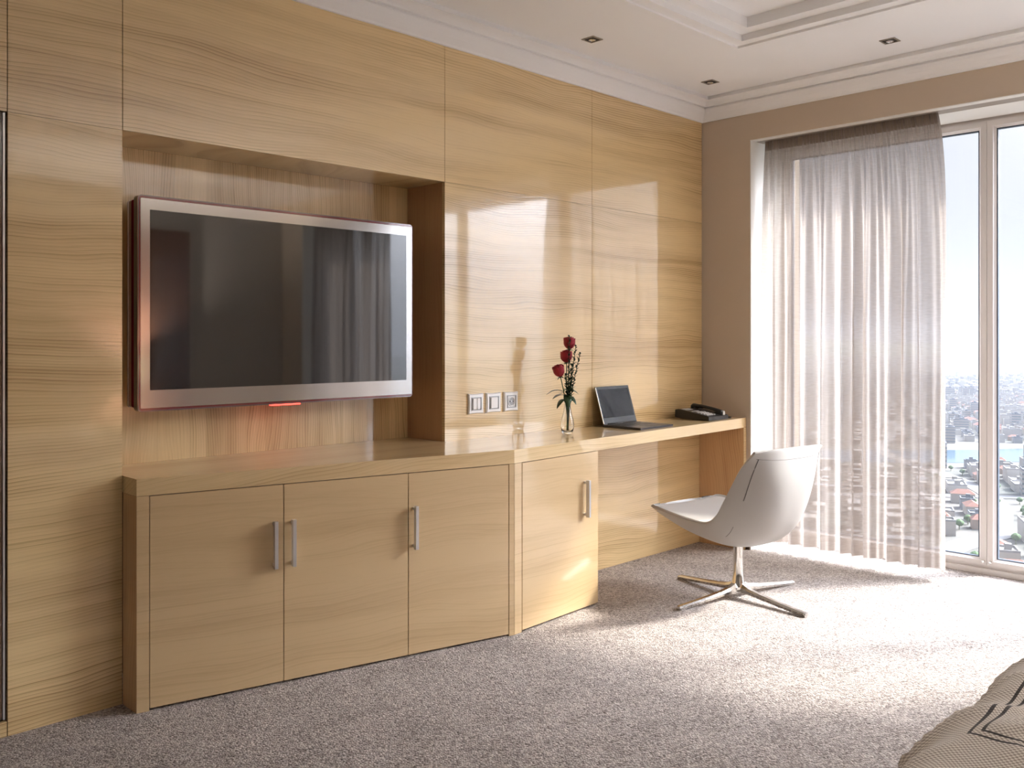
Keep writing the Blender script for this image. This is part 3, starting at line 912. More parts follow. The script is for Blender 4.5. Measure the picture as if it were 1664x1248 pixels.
def switch(x, kind, label, cat):
    o = empty('socket' if kind == 'socket' else 'light_switch', (x, YW - 0.0004, 0.907))
    tag(o, label, cat)
    bm = bmesh.new(); frame_plate(bm)
    from_bm('cover_frame', bm, M['white_plastic'], o)
    bm = bmesh.new()
    for (a, b, c, d) in ((-0.0295, 0.0295, 0.0257, 0.0295), (-0.0295, 0.0295, -0.0295, -0.0257), (-0.0295, -0.0257, -0.0257, 0.0257), (0.0257, 0.0295, -0.0257, 0.0257)):
        add_box(bm, a, b, -0.0135, -0.006, c, d)
    from_bm('inner_frame', bm, M['grey_plastic'], o)
    if kind == 'double':
        for x0, x1 in ((-0.024, -0.0004), (0.0004, 0.024)):
            bm = bmesh.new(); wedge(bm, x0, x1, 0.024, 0.0175, 0.0145 if x0 < -0.01 else 0.012)
            from_bm('rocker', bm, M['white_plastic'], o)
    elif kind == 'single':
        bm = bmesh.new(); wedge(bm, -0.024, 0.024, 0.024, 0.018, 0.012)
        from_bm('rocker', bm, M['white_plastic'], o)
    else:
        bm = bmesh.new()
        add_box(bm, -0.0255, 0.0255, -0.0095, -0.005, -0.0255, 0.0255)
        from_bm('socket_plate', bm, M['white_plastic'], o)
        bm = bmesh.new()
        add_lathe(bm, [(0.0225, 0.0095), (0.0225, 0.0135), (0.0195, 0.0135), (0.0185, 0.0098)], 32)
        bmesh.ops.rotate(bm, verts=bm.verts, matrix=Matrix.Rotation(math.pi / 2, 3, 'X'), cent=(0, 0, 0))
        from_bm('well_ring', bm, M['white_plastic'], o, smooth=False)
        bm = bmesh.new()
        add_lathe(bm, [(0.0180, 0.0097), (0.0180, 0.0100), (0.0, 0.0101)], 32, cap=False)
        bmesh.ops.rotate(bm, verts=bm.verts, matrix=Matrix.Rotation(math.pi / 2, 3, 'X'), cent=(0, 0, 0))
        from_bm('well_floor', bm, M['grey_plastic'], o)
        for sx in (-0.0095, 0.0095):
            bm = bmesh.new()
            add_lathe(bm, [(0.003, 0.0098), (0.003, 0.0104)], 12, cx=sx)
            bmesh.ops.rotate(bm, verts=bm.verts, matrix=Matrix.Rotation(math.pi / 2, 3, 'X'), cent=(0, 0, 0))
            from_bm('pin_hole', bm, M['black'], o)
        bm = bmesh.new()
        add_lathe(bm, [(0.0035, 0.010), (0.0035, 0.0125), (0.002, 0.013)], 12)
        bmesh.ops.rotate(bm, verts=bm.verts, matrix=Matrix.Rotation(math.pi / 2, 3, 'X'), cent=(0, 0, 0))
        from_bm('centre_screw', bm, M['steel'], o)
switch(2.778, 'double', 'white double light switch nearest the television niche', 'switch')
switch(2.888, 'single', 'white single light switch between the double switch and the socket', 'switch')
switch(3.001, 'socket', 'white round power socket nearest the rose vase', 'socket')

# ------------------------------------------------------------------ recessed ceiling spots
def downlight(x, y, label):
    o = empty('downlight', (x, y, ZC))
    tag(o, label, 'ceiling light', 'recessed ceiling spots')
    bm = bmesh.new()
    a, b = 0.036, 0.028
    # trim ring and box mouth painted dark inside
    for q in ((-a, a, -a, -b), (-a, a, b, a), (-a, -b, -b, b), (b, a, -b, b)):
        add_box(bm, q[0], q[1], q[2], q[3], -0.0035, -0.0003)
    from_bm('trim_frame', bm, M['spot_trim'], o)
    bm = bmesh.new()
    add_box(bm, -b, b, -b, b, -0.0012, -0.0004)
    from_bm('housing', bm, M['spot_dark'], o)
    bm = bmesh.new()
    add_lathe(bm, [(0.017, -0.0012), (0.017, -0.005), (0.014, -0.0065), (0.010, -0.004)], 20)
    from_bm('lamp', bm, M['chrome'], o)
M['spot_trim'] = principled('spot_trim_bronze', (0.35, 0.31, 0.26), 0.4, 0.6).m
M['spot_dark'] = principled('spot_recess_dark', (0.03, 0.022, 0.015), 0.6).m
downlight(3.256, 2.728, 'square recessed ceiling spot above the wood wall, nearest the television')
downlight(4.250, 2.728, 'square recessed ceiling spot in the room corner by the cornice')
downlight(4.256, 1.756, 'square recessed ceiling spot in front of the window')

# ------------------------------------------------------------------ curtains
def curtain(name, ya, yb, ytop_a, ytop_b, label, seed):
    """ya (wall side) -> yb at hem; hangs from z 2.325 to 0.05"""
    root = empty(name, (4.70, (ya + yb) / 2, 2.327))
    tag(root, label, 'curtain')
    bm = bmesh.new()
    rg = random.Random(seed)
    L = abs(ya - yb)
    # fold boundaries
    folds = []
    s = 0.0
    while s < 1:
        w = rg.uniform(0.065, 0.13) / L
        folds.append((s, s + w)); s += w
    tot = folds[-1][1]
    folds = [(a / tot, b / tot) for a, b in folds]
    amps = [rg.uniform(0.022, 0.038) for _ in folds]
    skew = [rg.uniform(0.55, 0.75) for _ in folds]
    def big(u):
        for k, (a, b) in enumerate(folds):
            if u <= b + 1e-9:
                f = (u - a) / (b - a)
                sk = skew[k]
                g = 0.5 * f / sk if f < sk else 0.5 + 0.5 * (f - sk) / (1 - sk)
                return -amps[k] * math.cos(2 * math.pi * g)
        return 0
    def fn(u, v):
        z = 2.325 - 2.273 * v
        top = math.exp(-(v * 9) ** 1.2)
        yt = ytop_a + (ytop_b - ytop_a) * u
        yh = ya + (yb - ya) * u
        ease = 1 - math.exp(-v * 10)
        y = yt + (yh - yt) * ease
        spread = min(1, 0.12 + v * 4.0)
        bx = big(u) * (0.25 + 0.75 * min(1, v * 2.2)) * spread
        med = 0.010 * math.sin(u * 2 * math.pi * 23 + 1.7 * math.sin(u * 19) + seed) * math.exp(-v * 1.5) * min(1, v * 12)
        med += 0.006 * math.sin(u * 2 * math.pi * 31 + v * 3 + 2 * math.sin(u * 9)) * (0.6 * math.exp(-v * 1.0) + 0.25)
        fine = 0.0085 * math.sin(u * 2 * math.pi * 52 + 0.8 * math.sin(u * 40)) * top
        dy = 0.010 * math.sin(u * 30 + 3 * v) * min(1, v * 2) * (1 - v)
        return (4.700 + bx + med + fine, y + dy, z)
    grid_mesh(bm, fn, 520, 70)
    me = from_bm('cloth', bm, M['sheer'], smooth=True)
    in_parent(me, root)
    tp = box('heading_tape', 4.697, 4.7035, min(ytop_a, ytop_b), max(ytop_a, ytop_b), 2.272, 2.3252, M['tape'])
    in_parent(tp, root)
    return root
M['tape'] = principled('heading_tape', (0.30, 0.25, 0.21), 0.9).m
curtain('sheer_curtain', 2.668, 1.655, 2.650, 1.700, 'beige sheer curtain gathered at the left side of the window', 3)
curtain('sheer_curtain', -1.100, 0.090, -1.080, 0.050, 'beige sheer curtain at the far side of the window, seen mirrored in the television', 8)
trk = box('curtain_track', 4.663, 4.744, YO0 + 0.002, YO1 - 0.006, ZO - 0.0035, ZO - 0.0004, M['track'])
tag(trk, 'taupe curtain track set in the head of the window opening', 'curtain track')

# ------------------------------------------------------------------ swivel chair
CH = Vector((3.734, 2.245, 0)); ang = math.radians(82)
# local frame: +Y forward (towards desk), +X right
chair = empty('swivel_chair', tuple(CH), ang - math.pi / 2)
tag(chair, 'low white shell swivel chair on a polished four-star base', 'chair')
def spl(keys, s):
    """Catmull-Rom through keys"""
    n = len(keys) - 1
    x = max(0, min(n - 1e-6, s * n)); i = int(x); f = x - i
    P = [keys[max(0, min(n, i + k))] for k in (-1, 0, 1, 2)]
    return [0.5 * ((2 * b) + (-a + c) * f + (2 * a - 5 * b + 4 * c - d) * f * f + (-a + 3 * b - 3 * c + d) * f ** 3) for a, b, c, d in zip(*P)]
# rim: F, z, halfwidth ; centre outer: F, z
RIM = [(.355, .397, .150), (.325, .400, .242), (.20, .388, .262), (.06, .377, .270), (-.035, .377, .272), (-.092, .415, .272), (-.135, .485, .270), (-.178, .56, .268), (-.228, .643, .262), (-.286, .712, .240)]
CEN = [(.375, .392), (.345, .345), (.22, .288), (.08, .258), (-.06, .250), (-.165, .278), (-.245, .345), (-.295, .45), (-.320, .58), (-.316, .725)]
def shell_pt(s, t, inset=0.0, lift=0.0):
    rf, rz, w = spl(RIM, s)
    cf, cz = spl(CEN, s)
    b = 1 - abs(t) ** 2.7
    b = b * (1 - 0.0)
    F = rf + (cf - rf) * b
    z = rz + (cz - rz) * b
    x = (w - inset) * (1 if t > 0 else -1) * abs(t) ** 0.92
    return Vector((x, F, z))
def shell_fn(u, v):
    return shell_pt(u, -1 + 2 * v)
bm = bmesh.new(); grid_mesh(bm, shell_fn, 60, 40)
sh = from_bm('shell', bm, None, chair, smooth=True)
def leather(name, col, rough=0.42):
    m = principled(name, col, rough, coat=0.25, coat_rough=0.3)
    t = m.n('TexCoord'); n = m.n('TexVoronoi', in_Scale=420.0); m.l(t.outputs['Object'], n.inputs['Vector'])
    bump(m, m.p, n.outputs['Distance'], 0.06, 0.001)
    return m.m
M['leather'] = leather('white_leather', (0.395, 0.375, 0.35))
M['seam'] = principled('seam_shadow', (0.13, 0.12, 0.11), 0.8).m
sh.data.materials.append(M['leather'])
# make outward normals (downwards/backwards) before thickening inwards
def solid(o, th, offset=-1):
    md = o.modifiers.new('thick', 'SOLIDIFY'); md.thickness = th; md.offset = offset
    md2 = o.modifiers.new('round', 'BEVEL'); md2.width = min(0.004, abs(th) * 0.35); md2.segments = 2; md2.limit_method = 'ANGLE'; md2.angle_limit = 1.0
def orient(o, ref, outward=True):
    """flip so that normals point away from ref"""
    s_ = sum((p.normal.dot(p.center - ref)) * p.area for p in o.data.polygons)
    if (s_ < 0) == outward:
        o.data.flip_normals()
orient(sh, Vector((0, 0.02, 0.60)))
solid(sh, 0.014)
# padded inside: follows the shell 0.02 inside, with a raised seat
def pad_fn(u, v):
    s = 0.045 + 0.945 * u
    t = (-1 + 2 * v)
    p = shell_pt(s, t, inset=0.014)
    # inward direction toward the inside of the L
    rf, rz, w = spl(RIM, s)
    b = (1 - abs(t) ** 2.2)
    seat = max(0.0, min(1.0, (0.52 - s) / 0.16))
    back = 1 - seat
    edge = 1 - abs(t) ** 8
    endf = min(1, u * 14) * min(1, (1 - u) * 14)
    w0 = min(1.0, u * 10.0); w1 = min(1.0, (1 - u) * 10.0)
    z_t = rz + 0.001 + 0.010 * edge * w0 - 0.030 * b * (0.2 + 0.8 * s / 0.5 if s < 0.5 else 1)
    z_seat = (p.z + 0.003) * (1 - w0) + z_t * w0
    y_back = p.y + (0.004 + 0.028 * edge) * w1 + 0.002
    return Vector((p.x, p.y * seat + y_back * back, z_seat * seat + (p.z - 0.002 * (1 - w1)) * back))
bm = bmesh.new(); grid_mesh(bm, pad_fn, 60, 36)
pd = from_bm('cushion', bm, M['leather'], chair, smooth=True)
orient(pd, Vector((0, 0.02, 0.60)), outward=False)
# piping line in the gap between shell and cushion
pts = []
for k in range(61):
    p = shell_pt(0.02 + 0.96 * k / 60, -0.985); pts.append((p.x + 0.008, p.y, p.z + 0.001))
tube('seam', pts, 0.0028, M['seam'], chair, 6)
pts = [(-x, y, z) for x, y, z in pts]
tube('seam', pts, 0.0028, M['seam'], chair, 6)
# seams on the back: top band, left and right darts
def outseam(path, r=0.0014):
    q = []
    for s, t in path:
        p = shell_pt(s, t)
        e_ = 0.01
        du = shell_pt(min(1, s + e_), t) - shell_pt(s - e_, t)
        dv = shell_pt(s, t + e_) - shell_pt(s, t - e_)
        n = du.cross(dv).normalized()
        if n.dot(p - Vector((0, 0.05, 0.62))) < 0: n = -n
        q.append(tuple(p + n * (-0.0003)))
    tube('seam', q, r, M['seam'], chair, 6)
outseam([(0.955, -0.9 + 1.8 * k / 30) for k in range(31)], 0.0009)
for sg in (-1, 1):
    outseam([(0.955 - 0.20 * k / 16, sg * (0.86 - 0.02 * k / 16)) for k in range(17)], 0.0022)
    outseam([(0.60 - 0.09 * k / 10, sg * (0.80 - 0.05 * k / 10)) for k in range(11)], 0.0012)
# column
bm = bmesh.new()
add_lathe(bm, [(0.070, 0.262), (0.070, 0.254), (0.030, 0.250), (0.0235, 0.244), (0.0225, 0.16), (0.0235, 0.12), (0.027, 0.085), (0.033, 0.062), (0.037, 0.045), (0.034, 0.030), (0.018, 0.026)], 36)
from_bm('column', bm, M['chrome'], chair, smooth=True)
# four arms
base_rot = math.radians(-11) - (ang - math.pi / 2)
for k in range(4):
    a = base_rot + k * math.pi / 2
    bm = bmesh.new()
    secs = [(0.012, 0.022, 0.072, 0.030), (0.035, 0.021, 0.066, 0.028), (0.07, 0.018, 0.052, 0.026), (0.13, 0.0165, 0.042, 0.021), (0.25, 0.0150, 0.030, 0.011), (0.375, 0.0145, 0.0200, 0.0015), (0.385, 0.0140, 0.0170, 0.0015)]
    rings_ = []
    for r, hw, zt, zb in secs:
        zm = zt - (zt - zb) * 0.40
        rings_.append([bm.verts.new((r, y, z)) for y, z in ((-hw * 0.55, zt), (hw * 0.55, zt), (hw, zm), (hw * 0.8, zb), (-hw * 0.8, zb), (-hw, zm))])
    for A, B in zip(rings_, rings_[1:]):
        for i in range(6):
            bm.faces.new((A[i], A[(i + 1) % 6], B[(i + 1) % 6], B[i]))
    bm.faces.new(rings_[0][::-1]); bm.faces.new(rings_[-1])
    o = from_bm('leg', bm, M['chrome'], chair, bevel=0.0015, segs=2)
    o.rotation_euler = (0, 0, a)

# ------------------------------------------------------------------ glass vase
VX, VY = 3.222, 2.852
vase = empty('bud_vase', (VX, VY, ZT))
tag(vase, 'clear glass bud vase holding three red roses beside the laptop', 'vase')
def vglass():
    m = NT('vase_glass')
    g = m.n('BsdfGlass'); g.inputs['IOR'].default_value = 1.45; g.inputs['Roughness'].default_value = 0.0; g.inputs['Color'].default_value = (0.99, 0.995, 0.995, 1)
    m.l(g.outputs[0], m.out.inputs[0])
    return m.m
M['vglass'] = vglass()
outp = [(0.021, 0.0006), (0.026, 0.006), (0.0315, 0.030), (0.032, 0.048), (0.028, 0.072), (0.020, 0.100), (0.0150, 0.128), (0.0150, 0.150), (0.0185, 0.172)]
inp = [(r - 0.0018, z) for r, z in outp[::-1][:-1]]
inp[-1] = (0.022, 0.010)
bm = bmesh.new()
add_lathe(bm, outp + inp, 40)
from_bm('vase_body', bm, M['vglass'], vase, smooth=True)

# roses, each a thing: stem, bloom, sepals, leaves
M['stem'] = principled('rose_stem_green', (0.05, 0.11, 0.03), 0.5).m
M['leaf'] = principled('rose_leaf_green', (0.022, 0.060, 0.020), 0.4).m
M['fern'] = principled('dark_sprig_green', (0.020, 0.045, 0.018), 0.55).m
M['petal'] = principled('red_rose_petal', (0.34, 0.008, 0.022), 0.55).m
def leaf_bm(bm, base, d, up, L, Wd, fold=0.25, droop=0.3, n=6):
    d = Vector(d).normalized(); up = Vector(up)
    side = d.cross(up).normalized(); nn = side.cross(d).normalized()
    prev = None
    for i in range(n + 1):
        f = i / n
        w = Wd * math.sin(math.pi * min(1, f * 0.93 + 0.05)) ** 0.75 * (1 - 0.25 * f)
        c = Vector(base) + d * (L * f) - Vector((0, 0, 1)) * droop * L * f * f
        row = [c - side * w + nn * w * fold, c, c + side * w + nn * w * fold]
        row2 = [p - nn * 0.0005 for p in row]
        cur = [bm.verts.new(p) for p in row] + [bm.verts.new(p) for p in row2[::-1]]
        if prev:
            for k in range(6):
                bm.faces.new((prev[k], prev[(k + 1) % 6], cur[(k + 1) % 6], cur[k]))
        else:
            bm.faces.new(cur)
        prev = cur
    bm.faces.new(prev[::-1])
# camera-right and away unit vectors used as plan directions of the bouquet
RT = Vector((1, -1, 0)) / R2
AW = Vector((1, 1, 0)) / R2
def rose(dx, dz, lean, label, leaves, seed, base_off):
    """bloom centre dx metres along RT, dz above the desk"""
    root = empty('rose', (VX, VY, ZT))
    tag(root, label, 'flower', 'red roses in the glass vase')
    top = RT * dx + AW * lean + Vector((0, 0, dz - 0.030))
    foot = RT * base_off * -0.4 + Vector((0, 0, 0.012))
    neck = RT * base_off * 0.18 + Vector((0, 0, 0.15))
    pts = []
    for k in range(15):
        f = k / 14
        pts.append(foot * (1 - f) ** 2 + neck * 2 * f * (1 - f) + top * f * f)
    tube('stem', pts, [0.0022] * 15, M['stem'], root, 8)
    rg = random.Random(seed)
    axis = (pts[-1] - pts[-4]).normalized()
    q = axis.to_track_quat('Z', 'Y').to_matrix()
    # bloom: overlapping petals
    bl = empty('bloom'); bl.parent = root
    bl.location = top
    def petal(a0, span, r0, r1, h, curl):
        bm = bmesh.new()
        nu, nv = 8, 7
        G_ = []
        for i in range(nu + 1):
            a = a0 + span * (i / nu - 0.5)
            row = []
            for j in range(nv + 1):
                f = j / nv
                e2 = 1 - (2 * i / nu - 1) ** 2
                hh = h * f * (0.80 + 0.20 * e2 ** 0.5)
                r = r0 + (r1 - r0) * math.sin(min(1.0, f * 1.5) * math.pi * 0.5) ** 0.7
                if f > 0.8: r += curl * (f - 0.8) / 0.2
                row.append(q @ Vector((r * math.cos(a), r * math.sin(a), hh)))
            G_.append(row)
        vs = [[bm.verts.new(p) for p in row] for row in G_]
        for i in range(nu):
            for j in range(nv):
                bm.faces.new((vs[i][j], vs[i + 1][j], vs[i + 1][j + 1], vs[i][j + 1]))
        o = from_bm('petal', bm, M['petal'], bl, smooth=True)
        md = o.modifiers.new('t', 'SOLIDIFY'); md.thickness = 0.0010
    for k in range(5):
        petal(2 * math.pi * k / 5 + rg.uniform(-.2, .2), 1.75, 0.006, 0.0275 + rg.uniform(-.001, .001), 0.053 + rg.uniform(-.003, .003), rg.uniform(0.000, 0.003))
    for k in range(4):
        petal(2 * math.pi * k / 4 + 0.4, 2.1, 0.004, 0.0215, 0.058, -0.003)
    for k in range(3):
        petal(2 * math.pi * k / 3 + 0.9, 2.4, 0.002, 0.0135, 0.060, -0.003)
    # sepals and calyx
    for k in range(5):
        a = 2 * math.pi * k / 5 + 0.3
        bm = bmesh.new()
        dirv = q @ Vector((math.cos(a), math.sin(a), 0.05))
        leaf_bm(bm, top, dirv, q @ Vector((0, 0, 1)), 0.026, 0.0045, 0.1, 0.35, 4)
        from_bm('sepal', bm, M['leaf'], root)
    bm = bmesh.new()
    bmesh.ops.create_uvsphere(bm, u_segments=10, v_segments=8, radius=0.0065)
    bmesh.ops.translate(bm, verts=bm.verts, vec=top)
    from_bm('calyx', bm, M['stem'], root, smooth=True)
    for (f, dr_, dz_, aw_, L, Wd, dp) in leaves:
        i = int(f * 14)
        bm = bmesh.new()
        leaf_bm(bm, pts[i], RT * dr_ + AW * aw_ + Vector((0, 0, dz_)), (0, 0, 1), L, Wd, 0.2, dp)
        from_bm('leaf', bm, M['leaf'], root, smooth=True)
rose(0.010, 0.430, 0.012, 'topmost red rose of the vase', [(0.60, 0.9, 0.15, -0.3, 0.052, 0.016, 0.5), (0.55, 0.6, 0.0, -0.6, 0.052, 0.018, 0.7)], 1, 0.006)
rose(-0.004, 0.367, 0.004, 'middle red rose of the vase, half behind dark sprigs', [(0.62, 0.05, 0.0, -1.0, 0.056, 0.022, 1.2), (0.66, 0.9, 0.5, 0.5, 0.04, 0.010, 0.4)], 2, -0.002)
rose(-0.033, 0.300, -0.010, 'lowest red rose of the vase, leaning left', [(0.72, -1.0, 0.45, -0.2, 0.092, 0.0175, 0.55), (0.70, -0.9, 0.3, -0.5, 0.068, 0.019, 0.5), (0.64, -0.75, 0.0, -0.7, 0.055, 0.018, 0.75), (0.70, 0.5, 0.2, 0.6, 0.04, 0.011, 0.5)], 3, -0.012)
def sprig(dx, dz, lean, label, seed, dens):
    root = empty('greenery_sprig', (VX, VY, ZT)); tag(root, label, 'greenery', 'dark green sprigs in the vase')
    foot = Vector((0.002, -0.004, 0.014)); neck = RT * 0.004 + AW * -0.008 + Vector((0, 0, 0.16)); top = RT * dx + AW * lean + Vector((0, 0, dz))
    pts = [foot * (1 - f) ** 2 + neck * 2 * f * (1 - f) + top * f * f for f in [k / 20 for k in range(21)]]
    tube('stem', pts, 0.0016, M['fern'], root, 6)
    rg = random.Random(seed)
    for k in range(dens):
        f = 0.42 + 0.58 * k / dens
        i = min(19, int(f * 20)); fr = f * 20 - i
        p = Vector(pts[i]).lerp(Vector(pts[i + 1]), fr)
        a = k * 2.4
        bm = bmesh.new()
        leaf_bm(bm, p, (math.cos(a), math.sin(a), 0.95), (0, 0, 1), rg.uniform(0.020, 0.028) * (1.15 - 0.5 * f), 0.0058, 0.1, 0.1, 3)
        from_bm('leaf', bm, M['fern'], root)
sprig(0.008, 0.466, -0.030, 'tall dark green sprig standing in front of the upper roses', 21, 46)
sprig(0.040, 0.420, -0.012, 'dark green sprig right of the middle rose', 22, 38)
sprig(0.022, 0.335, -0.022, 'low dark green sprig in front of the rose stems', 24, 40)
sprig(-0.012, 0.285, -0.020, 'lowest dark green sprig beside the lowest rose stem', 25, 30)
sprig(0.062, 0.385, 0.000, 'shorter dark green sprig leaning furthest right', 23, 34)
# pale filler foliage low around the neck
M['pale'] = principled('pale_filler_leaf', (0.50, 0.58, 0.46), 0.7).m
rt = empty('filler_foliage', (VX, VY, ZT)); tag(rt, 'pale greyish filler foliage spreading behind the rose stems at the vase mouth', 'greenery')
rg = random.Random(4)
tube('stem', [(0.003, 0.003, 0.014), (0.003, 0.006, 0.15), (0.010, 0.014, 0.22)], 0.0014, M['pale'], rt, 6)
for k in range(14):
    a = rg.uniform(-1, 1)
    bm = bmesh.new()
    leaf_bm(bm, Vector((0.008, 0.012, 0.195 + 0.002 * k)), RT * a * 1.4 + AW * 0.35 + Vector((0, 0, rg.uniform(-0.1, 0.7))), (0, 0, 1), rg.uniform(0.035, 0.06), 0.009, 0.1, 0.3, 4)
    from_bm('leaf', bm, M['pale'], rt)

# ------------------------------------------------------------------ laptop
lap = empty('laptop', (3.738, 2.826, ZT), math.radians(1.5))
tag(lap, 'open dark laptop with blank screen on the desk', 'laptop')
LW, LD = 0.285, 0.232
bm = bmesh.new()
add_box(bm, -LW / 2, LW / 2, -LD / 2, LD / 2, 0.001, 0.0115)
from_bm('base', bm, principled('laptop_base_dark', (0.045, 0.040, 0.042), 0.4, 0.3).m, lap, bevel=0.003, segs=2)
bm = bmesh.new()
add_box(bm, -0.130, 0.130, -0.02, 0.088, 0.0115, 0.0125)
kb = from_bm('keyboard', bm, M['black'], lap)
bm = bmesh.new()
for r in range(5):
    for c in range(14):
        x = -0.128 + c * 0.0183; y = 0.068 - r * 0.0178
        add_box(bm, x + 0.001, x + 0.0165, y + 0.001, y + 0.016, 0.0125, 0.0136)
o = from_bm('keys', bm, M['black_soft'], kb); o['kind'] = 'stuff'
bm = bmesh.new(); add_box(bm, -0.045, 0.045, -0.095, -0.040, 0.0115, 0.0121)
from_bm('touchpad', bm, M['black_soft'], lap)
lid = empty('lid'); lid.parent = lap; lid.location = (0, LD / 2 - 0.006, 0.0125); lid.rotation_euler = (math.radians(-17), 0, 0)
LH = 0.198
bm = bmesh.new(); add_box(bm, -LW / 2 + 0.002, LW / 2 - 0.002, 0.0, 0.0065, 0, LH)
from_bm('lid_frame', bm, principled('laptop_bezel_grey', (0.055, 0.062, 0.07), 0.3, 0.0, ior=1.3).m, lid, bevel=0.0025, segs=2)
bm = bmesh.new(); add_box(bm, -LW / 2 + 0.014, LW / 2 - 0.014, -0.0008, 0.003, 0.034, LH - 0.014)
from_bm('screen', bm, principled('laptop_screen', (0.003, 0.0055, 0.009), 0.08, ior=1.2).m, lid)
bm = bmesh.new(); add_box(bm, -LW / 2 + 0.0015, -LW / 2 + 0.004, -0.0010, 0.004, 0.004, LH - 0.004)
from_bm('lid_edge', bm, M['steel'], lid)
bm = bmesh.new(); add_tube(bm, [(-0.11, 0, 0), (0.11, 0, 0)], 0.005, 10)
from_bm('hinge', bm, M['black'], lid, smooth=True)

# ------------------------------------------------------------------ telephone
ph = empty('desk_telephone', (4.360, 2.856, ZT), 0.0)
tag(ph, 'black desk telephone with grey keys and handset near the window end of the desk', 'telephone')
bm = bmesh.new()
# wedge body, low at front (y-), high at back
hw = 0.098
prof = [(-0.112, 0.002), (-0.112, 0.022), (-0.100, 0.027), (0.085, 0.056), (0.108, 0.052), (0.110, 0.010), (0.060, 0.002)]
A = [bm.verts.new((-hw, y, z)) for y, z in prof]; B = [bm.verts.new((hw, y, z)) for y, z in prof]
bm.faces.new(A[::-1]); bm.faces.new(B)
for i in range(len(prof)):
    j = (i + 1) % len(prof)
    bm.faces.new((A[i], A[j], B[j], B[i]))
from_bm('body', bm, M['black'], ph, bevel=0.004, segs=2)
slope = math.atan2(0.029, 0.185)
def topz(y): return 0.027 + (y + 0.100) * 0.029 / 0.185
M['key'] = principled('phone_key_grey', (0.55, 0.54, 0.52), 0.35).m
def on_top(name, x0, x1, y0, y1, h, mat, par=ph, lo=0.0005):
    bm = bmesh.new()
    vs = [bm.verts.new(p) for p in ((x0, y0, topz(y0) - lo), (x1, y0, topz(y0) - lo), (x1, y1, topz(y1) - lo), (x0, y1, topz(y1) - lo), (x0, y0, topz(y0) + h), (x1, y0, topz(y0) + h), (x1, y1, topz(y1) + h), (x0, y1, topz(y1) + h))]
    for f in ((0, 3, 2, 1), (4, 5, 6, 7), (0, 1, 5, 4), (1, 2, 6, 5), (2, 3, 7, 6), (3, 0, 4, 7)):
        bm.faces.new([vs[i] for i in f])
    return from_bm(name, bm, mat, par)
on_top('display', -0.082, -0.015, 0.045, 0.078, 0.002, M['grey_plastic'])
for r in range(4):
    for c in range(3):
        x = -0.076 + c * 0.021; y = -0.088 + r * 0.020
        on_top('key', x, x + 0.015, y, y + 0.012, 0.0045, M['key'])
for c in range(6):
    x = -0.082 + 0 * c; y = 0.0 + 0.0
    on_top('key', -0.080 + c * 0.0118, -0.0725 + c * 0.0118, 0.006, 0.013, 0.003, M['key'])
for r in range(4):
    on_top('key', -0.008, 0.004, -0.088 + r * 0.020, -0.078 + r * 0.020, 0.0035, M['key'])
# handset lying along the right side
bm = bmesh.new()
secs = []
hx = 0.060
for k in range(21):
    f = k / 20
    y = -0.105 + 0.205 * f
    ends = abs(2 * f - 1)
    zc = topz(y) + 0.015 + 0.003 * (1 - ends ** 2) - 0.006 * (ends ** 4)
    hgt = 0.0085 + 0.011 * ends ** 5
    wd = 0.017 + 0.007 * ends ** 3
    if k in (0, 20): hgt *= 0.6; wd *= 0.75
    secs.append([bm.verts.new((hx + wd * cx, y, zc - 0.006 * ends ** 4 + hgt * cz)) for cx, cz in ((1, -.6), (1, .3), (.7, .9), (0, 1.1), (-.7, .9), (-1, .3), (-1, -.6), (0, -1))])
for A, B in zip(secs, secs[1:]):
    for i in range(8):
        bm.faces.new((A[i], A[(i + 1) % 8], B[(i + 1) % 8], B[i]))
bm.faces.new(secs[0][::-1]); bm.faces.new(secs[-1])
from_bm('handset', bm, M['black'], ph, smooth=True)
on_top('cradle', 0.036, 0.084, -0.098, -0.060, 0.007, M['black_soft'])
on_top('cradle', 0.036, 0.084, 0.045, 0.082, 0.008, M['black_soft'])
on_top('cradle_button', 0.050, 0.068, -0.110, -0.100, 0.020, M['key'])
# loop of cord lying at the right of the telephone
cp = []
for k in range(29):
    a = 2 * math.pi * k / 26 + 2.6
    cp.append((4.515 + 0.030 * math.cos(a), 2.790 + 0.022 * math.sin(a), ZT + 0.0028))
cp = [(4.462, 2.80, ZT + 0.006), (4.475, 2.80, ZT + 0.003)] + cp
in_parent(tube('cord', cp, 0.0026, M['black_soft'], None, 6), ph)

